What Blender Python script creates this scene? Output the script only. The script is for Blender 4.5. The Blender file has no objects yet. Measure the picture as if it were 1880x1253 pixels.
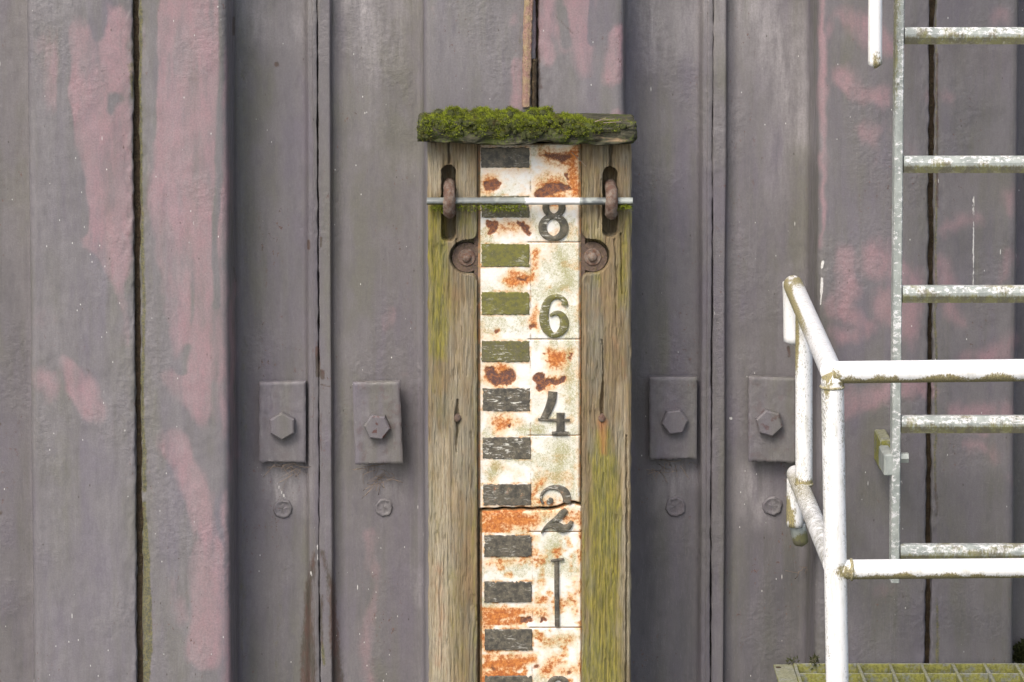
import bpy, math, random
import numpy as np
from math import radians, sin, cos, pi

# ------------------------------------------------------------------ camera, sky, sun
scene = bpy.context.scene
W, H = 1880.0, 1253.0
TH = radians(3.2)                    # slight downward tilt
F = 5358.0                           # focal length in photo pixels
CX, CY, CZ = 0.0, -6.0, 2.66
YP = -400.0 + F * math.tan(TH)       # pixel row of the optical axis (shift lens)

cam_d = bpy.data.cameras.new("camera")
cam = bpy.data.objects.new("camera", cam_d)
scene.collection.objects.link(cam)
cam.location = (CX, CY, CZ)
cam.rotation_euler = (pi / 2 - TH, 0, 0)
cam_d.sensor_width = 36.0
cam_d.lens = F / W * 36.0
cam_d.shift_y = (YP - H / 2) / W
cam_d.clip_start = 0.05
cam_d.clip_end = 5000
scene.camera = cam

SUN_EL, SUN_AZ = radians(48), radians(28)      # azimuth measured to the left of straight out from the wall
world = bpy.data.worlds.new("World"); scene.world = world
world.use_nodes = True
wn = world.node_tree.nodes; wl = world.node_tree.links
bg = wn["Background"]
sky = wn.new("ShaderNodeTexSky"); sky.sky_type = 'NISHITA'
sky.sun_disc = False
sky.sun_elevation = SUN_EL
sky.sun_rotation = pi + SUN_AZ
sky.air_density = 1.0; sky.dust_density = 4.0; sky.ozone_density = 1.0
wl.new(sky.outputs[0], bg.inputs[0]); bg.inputs[1].default_value = 0.14

sun_d = bpy.data.lights.new("sun", 'SUN'); sun_d.energy = 1.25; sun_d.angle = radians(26)
sun_d.color = (1.0, 0.95, 0.88)
sun = bpy.data.objects.new("sun", sun_d); scene.collection.objects.link(sun)
sun.location = (-3, -5, 7)
from mathutils import Vector
sdir = Vector((-sin(SUN_AZ) * cos(SUN_EL), -cos(SUN_AZ) * cos(SUN_EL), sin(SUN_EL)))
sun.rotation_euler = sdir.to_track_quat('Z', 'Y').to_euler()

vs = scene.view_settings
vs.view_transform = 'Standard'; vs.look = 'None'; vs.gamma = 1.0; vs.use_curve_mapping = False
vs.exposure = 0.76
scene.cycles.max_bounces = 5; scene.cycles.diffuse_bounces = 3; scene.cycles.glossy_bounces = 2
scene.cycles.use_adaptive_sampling = True; scene.cycles.adaptive_threshold = 0.015

# ------------------------------------------------------------------ helpers
rng = np.random.default_rng(7); random.seed(7)
col = scene.collection

def at(px, py, Y):
    """world point of photo pixel (px,py) on the vertical plane Y"""
    px = np.asarray(px, float); py = np.asarray(py, float)
    a = (px - W / 2) / F; b = (YP - py) / F
    dy = cos(TH) + sin(TH) * b
    dz = -sin(TH) + cos(TH) * b
    t = (Y - CY) / dy
    return CX + a * t, CZ + dz * t
def P3(px, py, Y):
    x, z = at(px, py, Y); return (float(x), float(Y), float(z))
def proj(X, Y, Z):
    dy = Y - CY; dz = Z - CZ
    d = dy * cos(TH) - dz * sin(TH)
    u = dy * sin(TH) + dz * cos(TH)
    return W / 2 + F * (X - CX) / d, YP - F * u / d

_T = rng.random((256, 256))
def vn(x, y):
    xi = np.floor(x).astype(int); yi = np.floor(y).astype(int)
    fx = x - xi; fy = y - yi
    fx = fx * fx * (3 - 2 * fx); fy = fy * fy * (3 - 2 * fy)
    a = _T[xi & 255, yi & 255]; b = _T[(xi + 1) & 255, yi & 255]
    c = _T[xi & 255, (yi + 1) & 255]; d = _T[(xi + 1) & 255, (yi + 1) & 255]
    return (a * (1 - fx) + b * fx) * (1 - fy) + (c * (1 - fx) + d * fx) * fy
def fbm(x, y, o=4, s=0.0):
    r = 0; a = 1; t = 0
    for i in range(o):
        r = r + a * vn(x * 2 ** i + 17.3 * i + s, y * 2 ** i + 9.1 * i + s * 1.7); t += a; a *= .5
    return r / t
def sstep(e0, e1, x):
    t = np.clip((x - e0) / (e1 - e0), 0, 1); return t * t * (3 - 2 * t)

def strokes(U, V, lst, soft=8.0):
    """max over stroke list; each is (value, soft or None, [(x,y,r),...])"""
    out = np.zeros_like(U)
    for val, sf, pts in lst:
        sf = sf or soft
        if len(pts) == 1: pts = [pts[0], (pts[0][0], pts[0][1] + .01, pts[0][2])]
        for (x0, y0, r0), (x1, y1, r1) in zip(pts[:-1], pts[1:]):
            m = max(r0, r1) + sf
            k = (U > min(x0, x1) - m) & (U < max(x0, x1) + m) & (V > min(y0, y1) - m) & (V < max(y0, y1) + m)
            if not k.any(): continue
            u = U[k]; v = V[k]; dx = x1 - x0; dy = y1 - y0
            t = np.clip(((u - x0) * dx + (v - y0) * dy) / (dx * dx + dy * dy + 1e-9), 0, 1)
            d = np.hypot(u - x0 - t * dx, v - y0 - t * dy) - (r0 + t * (r1 - r0))
            out[k] = np.maximum(out[k], val * np.clip(0.5 - d / (2 * sf), 0, 1))
    return out

def link(o, parent=None):
    col.objects.link(o)
    if parent is not None: o.parent = parent
    return o
def base_of(parent):
    b = np.zeros(3)
    while parent is not None:
        b += np.array(parent.location); parent = parent.parent
    return b
def mk(name, V, Fc, mat, parent=None, attrs=None, smooth=True, origin=None):
    """one mesh object from world-space verts; faces an (n,4) array, or a list of tuples"""
    V = np.asarray(V, float)
    base = base_of(parent)
    if origin is None: origin = base if parent is not None else np.array([V[:, 0].mean(), V[:, 1].mean(), V[:, 2].min()])
    L = V - origin
    me = bpy.data.meshes.new(name)
    if isinstance(Fc, np.ndarray):
        n, k = Fc.shape
        me.vertices.add(len(L)); me.vertices.foreach_set("co", L.astype(np.float32).ravel())
        me.loops.add(n * k); me.loops.foreach_set("vertex_index", Fc.astype(np.int32).ravel())
        me.polygons.add(n)
        me.polygons.foreach_set("loop_start", np.arange(0, n * k, k, dtype=np.int32))
        me.update(calc_edges=True)
    else:
        me.from_pydata(L.tolist(), [], [tuple(int(i) for i in f) for f in Fc])
    me.polygons.foreach_set("use_smooth", np.full(len(me.polygons), bool(smooth)))
    for an, arr in (attrs or {}).items():
        A = me.attributes.new(an, 'FLOAT_COLOR', 'POINT')
        c = np.ones((len(L), 4), np.float32); arr = np.asarray(arr, np.float32); c[:, :arr.shape[1]] = arr
        A.data.foreach_set("color", c.ravel())
    me.materials.append(mat)
    me.validate(); me.update()
    o = bpy.data.objects.new(name, me)
    o.location = tuple(np.asarray(origin) - base)
    return link(o, parent)
def thing(name, loc, label, cat, group=None):
    o = bpy.data.objects.new(name, None); o.empty_display_size = .05
    o.location = loc; col.objects.link(o); tag(o, label, cat, group); return o
def tag(o, label, cat=None, group=None):
    o["label"] = label
    if cat: o["category"] = cat
    if group: o["group"] = group
    return o
def grid_faces(nx, nz, off=0):
    i = np.arange(nx - 1); j = np.arange(nz - 1)
    J, I = np.meshgrid(j, i, indexing='ij')
    a = J * nx + I + off
    return np.stack([a, a + 1, a + nx + 1, a + nx], -1).reshape(-1, 4)

class Geo:
    """collects shapes for one mesh"""
    def __init__(s): s.v = []; s.f = []; s.n = 0
    def add(s, v, f):
        v = np.asarray(v, float)
        s.v.append(v); s.f += [tuple(int(k) + s.n for k in q) for q in f]; s.n += len(v)
    def box(s, c, size, bev=0.0, rot=None):
        hx, hy, hz = [k / 2 for k in size]; b = min(bev, hx * .9, hy * .9, hz * .9)
        if b <= 0:
            v = [(x, y, z) for x in (-hx, hx) for y in (-hy, hy) for z in (-hz, hz)]
            f = [(0, 1, 3, 2), (4, 6, 7, 5), (0, 4, 5, 1), (2, 3, 7, 6), (0, 2, 6, 4), (1, 5, 7, 3)]
        else:
            v = []; idx = {}
            for sx in (-1, 1):
                for sy in (-1, 1):
                    for sz in (-1, 1):
                        for ax in range(3):
                            p = [sx * (hx - b), sy * (hy - b), sz * (hz - b)]
                            p[ax] = (sx * hx, sy * hy, sz * hz)[ax]
                            idx[(sx, sy, sz, ax)] = len(v); v.append(tuple(p))
            f = []
            for ax in range(3):
                o1, o2 = [(1, 2), (2, 0), (0, 1)][ax]
                for sg in (-1, 1):
                    q = []
                    for a_, b_ in ((-1, -1), (1, -1), (1, 1), (-1, 1)):
                        k = [0, 0, 0]; k[ax] = sg; k[o1] = a_; k[o2] = b_
                        q.append(idx[(*k, ax)])
                    f.append(q if sg > 0 else q[::-1])
            for ax in range(3):                       # edges parallel to ax
                o1, o2 = [(1, 2), (2, 0), (0, 1)][ax]
                for a_ in (-1, 1):
                    for b_ in (-1, 1):
                        def K(s_, which):
                            k = [0, 0, 0]; k[ax] = s_; k[o1] = a_; k[o2] = b_
                            return idx[(*k, which)]
                        q = [K(-1, o1), K(1, o1), K(1, o2), K(-1, o2)]
                        f.append(q if a_ * b_ < 0 else q[::-1])
            for sx in (-1, 1):
                for sy in (-1, 1):
                    for sz in (-1, 1):
                        q = [idx[(sx, sy, sz, a_)] for a_ in range(3)]
                        f.append(q if sx * sy * sz > 0 else q[::-1])
        v = np.array(v)
        if rot is not None: v = v @ np.array(rot).T
        s.add(v + np.array(c), f)
    def cyl(s, p0, p1, r0, r1=None, n=12, cap=True, ph=0.0, dome=0.0):
        r1 = r0 if r1 is None else r1
        p0 = np.array(p0, float); p1 = np.array(p1, float); d = p1 - p0; L = np.linalg.norm(d); d /= L
        a = np.array([0, 0, 1.]) if abs(d[2]) < .9 else np.array([1., 0, 0])
        e1 = np.cross(a, d); e1 /= np.linalg.norm(e1); e2 = np.cross(d, e1)
        an = np.arange(n) * 2 * pi / n + ph
        ring = lambda p, r: p + r * (np.cos(an)[:, None] * e1 + np.sin(an)[:, None] * e2)
        rings = [ring(p0, r0), ring(p1, r1)]
        if dome:
            for k in (.35, .7, .92):
                rings.append(ring(p1 + d * dome * sin(k * pi / 2), r1 * cos(k * pi / 2)))
        v = np.vstack(rings); f = []
        for q in range(len(rings) - 1):
            for i in range(n):
                j = (i + 1) % n; f.append((q * n + i, q * n + j, (q + 1) * n + j, (q + 1) * n + i))
        if cap:
            f.append(tuple(range(n))[::-1]); m = (len(rings) - 1) * n; f.append(tuple(range(m, m + n)))
        s.add(v, f)
    def build(s, name, mat, parent=None, smooth=False, **k):
        o = mk(name, np.vstack(s.v), s.f, mat, parent, smooth=smooth, **k); return o

def smooth_angle(o, deg=35):
    me = o.data
    me.polygons.foreach_set("use_smooth", np.ones(len(me.polygons), bool))
    try: me.set_sharp_from_angle(angle=radians(deg))
    except Exception: pass
    return o

def tube(name, path, r, mat, parent, algae=None, n=28, step=0.008, round0=0.0, round1=0.0, bend=0.0, lumps=0.0, **k):
    """swept pipe along a polyline (corners filleted by bend) with an algae attribute"""
    P = [np.array(p, float) for p in path]
    pts = [P[0]]
    for i in range(1, len(P) - 1):
        if bend > 0:
            a = P[i - 1] - P[i]; b = P[i + 1] - P[i]
            la, lb = np.linalg.norm(a), np.linalg.norm(b); q = min(bend, la * .45, lb * .45)
            s0 = P[i] + a / la * q; s1 = P[i] + b / lb * q
            for t in np.linspace(0, 1, 9):
                pts.append((1 - t) ** 2 * s0 + 2 * t * (1 - t) * P[i] + t * t * s1)
        else: pts.append(P[i])
    pts.append(P[-1])
    pts = np.array(pts); L = np.r_[0, np.cumsum(np.linalg.norm(np.diff(pts, axis=0), axis=1))]
    m = max(3, int(L[-1] / step)); s = np.linspace(0, L[-1], m)
    C = np.stack([np.interp(s, L, pts[:, i]) for i in range(3)], 1)
    R = np.full(m, r, float)
    if round0: R *= np.sqrt(np.clip(1 - np.clip(1 - s / round0, 0, 1) ** 2, .02, 1))
    if round1: R *= np.sqrt(np.clip(1 - np.clip(1 - (L[-1] - s) / round1, 0, 1) ** 2, .02, 1))
    T = np.gradient(C, axis=0); T /= np.linalg.norm(T, axis=1)[:, None]
    up = np.array([0, 0, 1.]) if abs(T[0][2]) < .9 else np.array([0, -1., 0])
    e1 = up - T[0] * (up @ T[0]); e1 /= np.linalg.norm(e1)
    an = np.arange(n) * 2 * pi / n; V = []; Nn = []
    for i in range(m):
        e1 = e1 - T[i] * (e1 @ T[i]); e1 /= np.linalg.norm(e1); e2 = np.cross(T[i], e1)
        nn = np.cos(an)[:, None] * e1 + np.sin(an)[:, None] * e2
        rr_ = R[i] * (1 + lumps * (fbm(an * 1.9 + 3 * np.cos(an), np.full(n, s[i] * 140.), 3, 4) - .5))
        V.append(C[i] + nn * np.asarray(rr_).reshape(-1, 1)); Nn.append(nn)
    V = np.vstack(V); Nn = np.vstack(Nn)
    f = []
    for i in range(m - 1):
        for j in range(n):
            k2 = (j + 1) % n; f.append((i * n + j, i * n + k2, (i + 1) * n + k2, (i + 1) * n + j))
    f.append(tuple(range(n))[::-1]); f.append(tuple(range((m - 1) * n, m * n)))
    A = np.zeros((len(V), 4))
    if algae is not None:
        U_, V_ = proj(V[:, 0], V[:, 1], V[:, 2])
        A = algae(V, Nn, U_, V_)
    return mk(name, V, f, mat, parent, attrs={"grow": A}, **k)

# ------------------------------------------------------------------ material helper
class Mat:
    def __init__(s, name, rough=.6, spec=.35, metal=0.0):
        s.m = bpy.data.materials.new(name); s.m.use_nodes = True
        s.nt = s.m.node_tree; s.b = s.nt.nodes["Principled BSDF"]
        s.b.inputs["Roughness"].default_value = rough; s.b.inputs["Specular IOR Level"].default_value = spec
        s.b.inputs["Metallic"].default_value = metal
        s.pos = s.nt.nodes.new("ShaderNodeNewGeometry").outputs["Position"]
    def n(s, t): return s.nt.nodes.new(t)
    def put(s, sock, v):
        if hasattr(v, "is_linked") or hasattr(v, "links"): s.nt.links.new(v, sock)
        else:
            try: sock.default_value = v
            except Exception: sock.default_value = (*v, 1.0)
    def math(s, op, a, b=0.0, clamp=False):
        q = s.n("ShaderNodeMath"); q.operation = op; q.use_clamp = clamp
        s.put(q.inputs[0], a); s.put(q.inputs[1], b); return q.outputs[0]
    def vec(s, sc, off=(0, 0, 0), src=None):
        q = s.n("ShaderNodeVectorMath"); q.operation = 'MULTIPLY_ADD'
        s.put(q.inputs[0], src or s.pos); q.inputs[1].default_value = sc; q.inputs[2].default_value = off
        return q.outputs[0]
    def noise(s, sc, det=4, rough=.55, dist=0.0, off=(0, 0, 0), out="Fac"):
        if not isinstance(sc, tuple): sc = (sc, sc, sc)
        q = s.n("ShaderNodeTexNoise"); s.put(q.inputs["Vector"], s.vec(sc, off))
        q.inputs["Scale"].default_value = 1; q.inputs["Detail"].default_value = det
        q.inputs["Roughness"].default_value = rough; q.inputs["Distortion"].default_value = dist
        return q.outputs[out]
    def vor(s, sc, off=(0, 0, 0), feat='F1', rnd=1.0):
        q = s.n("ShaderNodeTexVoronoi"); q.feature = feat; s.put(q.inputs["Vector"], s.vec(sc, off))
        q.inputs["Scale"].default_value = 1; q.inputs["Randomness"].default_value = rnd
        return q
    def rng(s, v, a, b, lo=0.0, hi=1.0):
        q = s.n("ShaderNodeMapRange"); q.interpolation_type = 'SMOOTHSTEP'
        s.put(q.inputs[0], v); q.inputs[1].default_value = a; q.inputs[2].default_value = b
        q.inputs[3].default_value = lo; q.inputs[4].default_value = hi; return q.outputs[0]
    def mix(s, f, a, b, mode='MIX'):
        q = s.n("ShaderNodeMix"); q.data_type = 'RGBA'; q.blend_type = mode
        s.put(q.inputs[0], f)
        for i, v in ((6, a), (7, b)):
            if hasattr(v, "links"): s.nt.links.new(v, q.inputs[i])
            else: q.inputs[i].default_value = (*v, 1.0)
        return q.outputs[2]
    def attr(s, name):
        q = s.n("ShaderNodeAttribute"); q.attribute_name = name
        sp = s.n("ShaderNodeSeparateColor"); s.nt.links.new(q.outputs["Color"], sp.inputs[0])
        return sp.outputs[0], sp.outputs[1], sp.outputs[2]
    def ocol(s):
        q = s.n("ShaderNodeObjectInfo"); sp = s.n("ShaderNodeSeparateColor")
        s.nt.links.new(q.outputs["Color"], sp.inputs[0]); return sp.outputs[0], sp.outputs[1], sp.outputs[2]
    def sep(s):
        q = s.n("ShaderNodeSeparateXYZ"); s.nt.links.new(s.pos, q.inputs[0]); return q.outputs
    def edge(s, a, nz, k=.7, lo=.42, hi=.58):
        """mask a broken up by noise nz into a crisp uneven edge"""
        t = s.math('ADD', a, s.math('MULTIPLY', s.math('SUBTRACT', nz, .5), k))
        return s.rng(t, lo, hi)
    def bump(s, hgt, dist, strength=1.0, prev=None):
        q = s.n("ShaderNodeBump"); q.inputs["Strength"].default_value = strength
        q.inputs["Distance"].default_value = dist; s.put(q.inputs["Height"], hgt)
        if prev is not None: s.nt.links.new(prev, q.inputs["Normal"])
        return q.outputs[0]
    def done(s, colr, rough=None, nrm=None):
        s.put(s.b.inputs["Base Color"], colr)
        if rough is not None: s.put(s.b.inputs["Roughness"], rough)
        if nrm is not None: s.nt.links.new(nrm, s.b.inputs["Normal"])
        return s.m

# ---- painted steel of the wall
def wall_paint(simple=False):
    M = Mat("painted_steel_wall" if not simple else "painted_steel_fitting", .52, .4)
    n1 = M.noise((11, 11, 1.5), 4, .6); n2 = M.noise((16, 16, 7), 4, .6, off=(3, 1, 7))
    n3 = M.noise((70, 70, 22), 3, .6, off=(1, 9, 2)); nf = M.noise(260, 2, .6)
    purple = (.152, .138, .161); olive = (.148, .143, .126); grey = (.167, .156, .163)
    c = M.mix(M.rng(n1, .38, .62), purple, olive)
    c = M.mix(M.rng(n2, .38, .66), c, grey)
    c = M.mix(M.math('MULTIPLY', M.rng(n3, .48, .70), .35), c, (.112, .107, .115))
    streak = M.noise((38, 38, 2.2), 4, .6, off=(7, 0, 0))
    c = M.mix(M.math('MULTIPLY', M.rng(streak, .50, .72), .36), c, (.110, .108, .088))
    fs = M.noise((150, 150, 4), 3, .65, off=(0, 4, 2))
    c = M.mix(M.math('MULTIPLY', M.rng(fs, .60, .74), .18), c, (.27, .26, .265))
    c = M.mix(M.math('MULTIPLY', M.rng(fs, .40, .28), .18), c, (.095, .09, .092))
    if not simple:
        pk, wash, dark = M.attr("paint"); moss, brown, white = M.attr("grow")
        nb = M.noise((34, 34, 14), 5, .68, off=(5, 5, 1))
        nb2 = M.noise((9, 9, 4), 4, .6, off=(2, 6, 3))
        pm = M.edge(M.math('ADD', pk, M.math('MULTIPLY', M.math('SUBTRACT', nb2, .5), .9)), nb, .9, .24, .76)
        pc = M.mix(M.rng(n2, .35, .7), (.345, .205, .226), (.300, .202, .210))
        pc = M.mix(M.math('MULTIPLY', M.rng(nb, .35, .65), .45), pc, (.235, .195, .205))
        pm = M.math('MULTIPLY', pm, M.rng(M.noise((22, 22, 5), 4, .65, off=(0, 3, 8)), .30, .58, .30, .84))
        c = M.mix(pm, c, pc)
        ws = M.math('MULTIPLY', wash, M.rng(M.noise((60, 60, 12), 4, .7, off=(2, 2, 2)), .22, .74))
        c = M.mix(M.math('MULTIPLY', ws, .95, True), c, (.345, .325, .330))
        dk = M.math('MULTIPLY', dark, M.rng(M.noise((24, 24, 6), 4, .65, off=(4, 0, 4)), .25, .70, .35, 1.0))
        c = M.mix(M.math('MULTIPLY', dk, .85), c, (.058, .058, .062))
        ms = M.edge(moss, M.noise((120, 120, 50), 3, .7), .8, .35, .75)
        c = M.mix(M.math('MULTIPLY', ms, .75), c, M.mix(M.rng(nf, .4, .6), (.15, .135, .035), (.06, .065, .02)))
        br = M.edge(brown, M.noise((170, 170, 90), 3, .7, off=(8, 1, 0)), .8, .26, .70)
        c = M.mix(M.math('MULTIPLY', br, .85), c, M.mix(M.rng(nb, .4, .6), (.085, .045, .032), (.055, .045, .03)))
        wt = M.edge(white, M.noise((300, 300, 60), 2, .7, off=(0, 5, 1)), 1.0, .45, .62)
        # small bird-lime and drip flecks
        v1 = M.vor((85, 85, 14)); sp = M.n("ShaderNodeSeparateColor"); M.nt.links.new(v1.outputs["Color"], sp.inputs[0])
        f1 = M.math('MULTIPLY', M.rng(v1.outputs["Distance"], .10, .05), M.math('GREATER_THAN', sp.outputs[0], .955))
        v2 = M.vor((110, 110, 46), (3, 3, 3)); sp2 = M.n("ShaderNodeSeparateColor"); M.nt.links.new(v2.outputs["Color"], sp2.inputs[0])
        f2 = M.math('MULTIPLY', M.rng(v2.outputs["Distance"], .12, .05), M.math('GREATER_THAN', sp2.outputs[1], .975))
        c = M.mix(M.math('MAXIMUM', wt, M.math('MAXIMUM', f1, f2)), c, (.66, .65, .62))
        # dark pin-prick scabs
        v3 = M.vor((75, 75, 40), (11, 3, 5)); sp3 = M.n("ShaderNodeSeparateColor"); M.nt.links.new(v3.outputs["Color"], sp3.inputs[0])
        f3 = M.math('MULTIPLY', M.rng(v3.outputs["Distance"], .14, .06), M.math('GREATER_THAN', sp3.outputs[2], .94))
        c = M.mix(M.math('MULTIPLY', f3, .7), c, (.05, .038, .03))
    else:
        oc = M.ocol()
        ch = M.math('MULTIPLY', M.rng(M.noise(45, 4, .6, off=(2, 7, 1)), .56, .63), oc[0])
        c = M.mix(ch, c, (.10, .045, .04))
        c = M.mix(M.math('MULTIPLY', M.rng(M.noise((50, 50, 12), 5, .65), .5, .75), oc[1]), c, (.28, .27, .27))
    # paint grain, brush drag and small sharp chips
    c = M.mix(M.rng(nf, .35, .65, 0, .22), c, (.09, .085, .088))
    c = M.mix(M.rng(M.noise((420, 420, 60), 2, .7, off=(6, 1, 3)), .55, .72, 0, .12), c, (.33, .32, .32))
    chips = M.math('MULTIPLY', M.rng(M.noise((120, 120, 80), 3, .72, off=(3, 8, 2)), .645, .665), M.rng(M.noise((8, 8, 3), 3, .6, off=(5, 5, 5)), .50, .62))
    c = M.mix(M.math('MULTIPLY', chips, .8), c, M.mix(M.rng(nf, .45, .55), (.075, .05, .045), (.15, .08, .065)))
    patch = M.rng(M.noise((6, 6, 4), 3, .5, off=(9, 9, 9)), .48, .64)
    h1 = M.noise((85, 85, 85), 3, .5, off=(1, 1, 1))
    h2 = M.noise(420, 2, .6)
    b = M.bump(M.math('MULTIPLY', h1, M.rng(patch, 0, 1, .06, 1.0)), .0030, .7)
    b = M.bump(h2, .0007, .7, b)
    r = M.rng(n3, .3, .7, .42, .62)
    return M.done(c, r, b)
WALL = wall_paint(); FIT = wall_paint(True)

def wood():
    M = Mat("weathered_timber", .88, .12)
    alg, ble, rust = M.attr("grow")
    g = M.noise((230, 90, 11), 6, .74, dist=1.1); g2 = M.noise((780, 200, 30), 4, .68, off=(2, 0, 5), dist=.6)
    lg = M.noise((30, 30, 6), 5, .65, off=(6, 2, 0)); na = M.noise((70, 70, 34), 5, .74, off=(0, 8, 3))
    c = M.mix(M.rng(g, .28, .72), (.145, .108, .066), (.295, .225, .135))
    c = M.mix(M.rng(lg, .40, .64, 0, .8), c, M.mix(M.rng(g, .35, .65), (.140, .130, .098), (.265, .25, .20)))
    c = M.mix(M.rng(M.noise((18, 18, 9), 4, .6, off=(1, 7, 7)), .54, .70, 0, .4), c, (.29, .19, .105))
    c = M.mix(M.math('MULTIPLY', ble, M.rng(g2, .34, .60)), c, (.48, .42, .31))
    c = M.mix(M.math('MULTIPLY', M.rng(g2, .58, .70), .5), c, (.095, .076, .052))
    c = M.mix(M.math('MULTIPLY', M.rng(na, .58, .72), .45), c, (.105, .088, .06))
    am = M.edge(alg, na, 1.3, .10, 1.0)
    ac = M.mix(M.rng(M.noise((130, 130, 26), 5, .7), .36, .64), (.30, .265, .045), (.125, .125, .030))
    c = M.mix(M.math('MULTIPLY', am, M.rng(g2, .35, .65, .95, .45)), c, ac)
    c = M.mix(M.math('MULTIPLY', M.rng(na, .54, .32), .22), c, (.235, .205, .06))
    rm = M.edge(rust, na, .8, .15, .95)
    c = M.mix(M.math('MULTIPLY', rm, .72), c, M.mix(M.rng(g, .35, .65), (.33, .13, .05), (.46, .21, .09)))
    b = M.bump(g, .0020, .9); b = M.bump(g2, .0010, .9, b)
    return M.done(c, None, b)
WOOD = wood()

def rotten_wood():
    M = Mat("rotten_cap_wood", .9, .1)
    n = M.noise((26, 90, 140), 6, .68); n2 = M.noise(180, 4, .7)
    c = M.mix(M.rng(n, .35, .65), (.035, .036, .026), (.105, .098, .068))
    c = M.mix(M.rng(M.noise((9, 30, 60), 5, .6, off=(3, 3, 3)), .57, .70), c, (.27, .195, .12))
    c = M.mix(M.rng(M.math('ADD', n2, M.math('MULTIPLY', M.math('SUBTRACT', M.noise(22, 4, .6), .5), .8)), .48, .62, 0, .8), c, (.085, .105, .028))
    b = M.bump(n, .006, .9); b = M.bump(n2, .002, .8, b)
    return M.done(c, None, b)
ROT = rotten_wood()

def moss_mat():
    M = Mat("moss", .9, .1)
    n = M.noise(60, 3, .65); n2 = M.noise(700, 2, .6)
    c = M.mix(M.rng(n, .36, .62), (.050, .060, .012), (.215, .265, .022))
    c = M.mix(M.rng(n2, .44, .74), c, (.30, .33, .045))
    c = M.mix(M.rng(M.noise(30, 4, .6, off=(4, 4, 4)), .55, .68), c, (.095, .075, .035))
    return M.done(c)
MOSS = moss_mat()
def moss_dark():
    M = Mat("moss_cushion", .95, .05)
    n = M.noise(160, 4, .65)
    return M.done(M.mix(M.rng(n, .35, .65), (.035, .038, .020), (.085, .095, .035)), None, M.bump(n, .004, 1))
MOSSD = moss_dark()

def enamel():
    M = Mat("rusted_white_enamel", .38, .45)
    ru, dk, al = M.attr("grow"); ed = M.attr("edge")[0]
    n1 = M.noise(48, 6, .72); n2 = M.noise(170, 5, .72, off=(5, 1, 1)); n3 = M.noise(480, 4, .75, off=(1, 6, 1))
    c = M.mix(M.rng(n1, .42, .66, 0, .55), (.80, .79, .75), (.74, .71, .60))
    # algae: soft film plus dense fine specks
    c = M.mix(M.math('MULTIPLY', M.rng(M.math('ADD', al, M.math('MULTIPLY', M.math('SUBTRACT', n2, .5), .8)), .05, .9), .62), c, (.47, .455, .25))
    am = M.edge(al, M.math('ADD', M.math('MULTIPLY', n3, .65), M.math('MULTIPLY', n2, .35)), 3.2, .50, .78)
    c = M.mix(M.math('MULTIPLY', am, .8), c, M.mix(M.rng(n2, .4, .6), (.26, .235, .07), (.40, .39, .22)))
    sp = M.math('MULTIPLY', M.rng(n3, .60, .68), M.rng(n1, .36, .58))
    c = M.mix(M.math('MULTIPLY', sp, .65), c, (.24, .19, .09))
    # rust: wide yellow-orange bleeding, flaky core, bare maroon scabs
    st = M.edge(ru, n1, .7, .05, .70)
    c = M.mix(M.math('MULTIPLY', st, .85), c, M.mix(M.rng(n2, .4, .62), (.98, .72, .40), (.92, .52, .20)), 'MULTIPLY')
    nn = M.math('ADD', M.math('MULTIPLY', n1, .55), M.math('MULTIPLY', n2, .45))
    rm = M.edge(ru, nn, 2.2, .46, .86)
    c = M.mix(rm, c, M.mix(M.rng(n2, .36, .64), (.62, .235, .055), (.36, .105, .030)))
    d2 = M.edge(dk, n2, .9, .22, .50)
    c = M.mix(M.math('MULTIPLY', d2, .75), c, (.48, .17, .045))
    n23 = M.math('ADD', M.math('MULTIPLY', n2, .6), M.math('MULTIPLY', n3, .4))
    dm = M.edge(dk, n23, 2.6, .46, .66)
    c = M.mix(dm, c, M.mix(M.rng(n2, .42, .62), (.105, .055, .048), M.mix(M.rng(n3, .4, .6), (.20, .08, .045), (.36, .14, .05))))
    em = M.edge(ed, n2, .6, .36, .74)
    c = M.mix(M.math('MULTIPLY', em, .88), c, M.mix(M.rng(n1, .4, .6), (.15, .115, .055), (.34, .15, .05)))
    b = M.bump(M.math('SUBTRACT', n2, M.math('MULTIPLY', dm, .8)), .0014, .8)
    r = M.mix(M.math('MAXIMUM', rm, dm), (.34, .34, .34), (.85, .85, .85))
    return M.done(c, r, b)
ENAMEL = enamel()

def black_enamel():
    M = Mat("worn_black_enamel", .5, .4)
    mo, ru, sc = M.ocol()
    n0 = M.noise(24, 4, .65, off=(7, 2, 4)); n1 = M.noise(75, 5, .72, off=(4, 4, 4)); n2 = M.noise(240, 4, .72)
    hs = M.noise((30, 30, 130), 5, .72, dist=2.2, off=(3, 0, 1))
    c = M.mix(M.rng(n1, .38, .64), (.055, .052, .044), (.145, .128, .094))
    c = M.mix(M.rng(n0, .45, .62, 0, .6), c, (.115, .100, .072))
    c = M.mix(M.math('MULTIPLY', M.edge(ru, n1, 1.5, .50, .75), .8), c, M.mix(M.rng(n2, .4, .6), (.20, .075, .045), (.34, .14, .05)))
    c = M.mix(M.math('MULTIPLY', M.edge(mo, n2, 1.0, .30, .85), .85), c, M.mix(M.rng(n1, .38, .62), (.20, .19, .035), (.105, .105, .035)))
    s1 = M.math('MULTIPLY', M.rng(hs, .54, .60), M.rng(n0, .47, .57))
    c = M.mix(M.math('MULTIPLY', s1, sc), c, (.68, .67, .60))
    s2 = M.math('MULTIPLY', M.rng(n2, .60, .66), M.rng(n1, .50, .60))
    c = M.mix(M.math('MULTIPLY', s2, .75), c, (.52, .47, .34))
    return M.done(c, None, M.bump(n2, .0012, .8))
BLACK = black_enamel()

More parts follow.
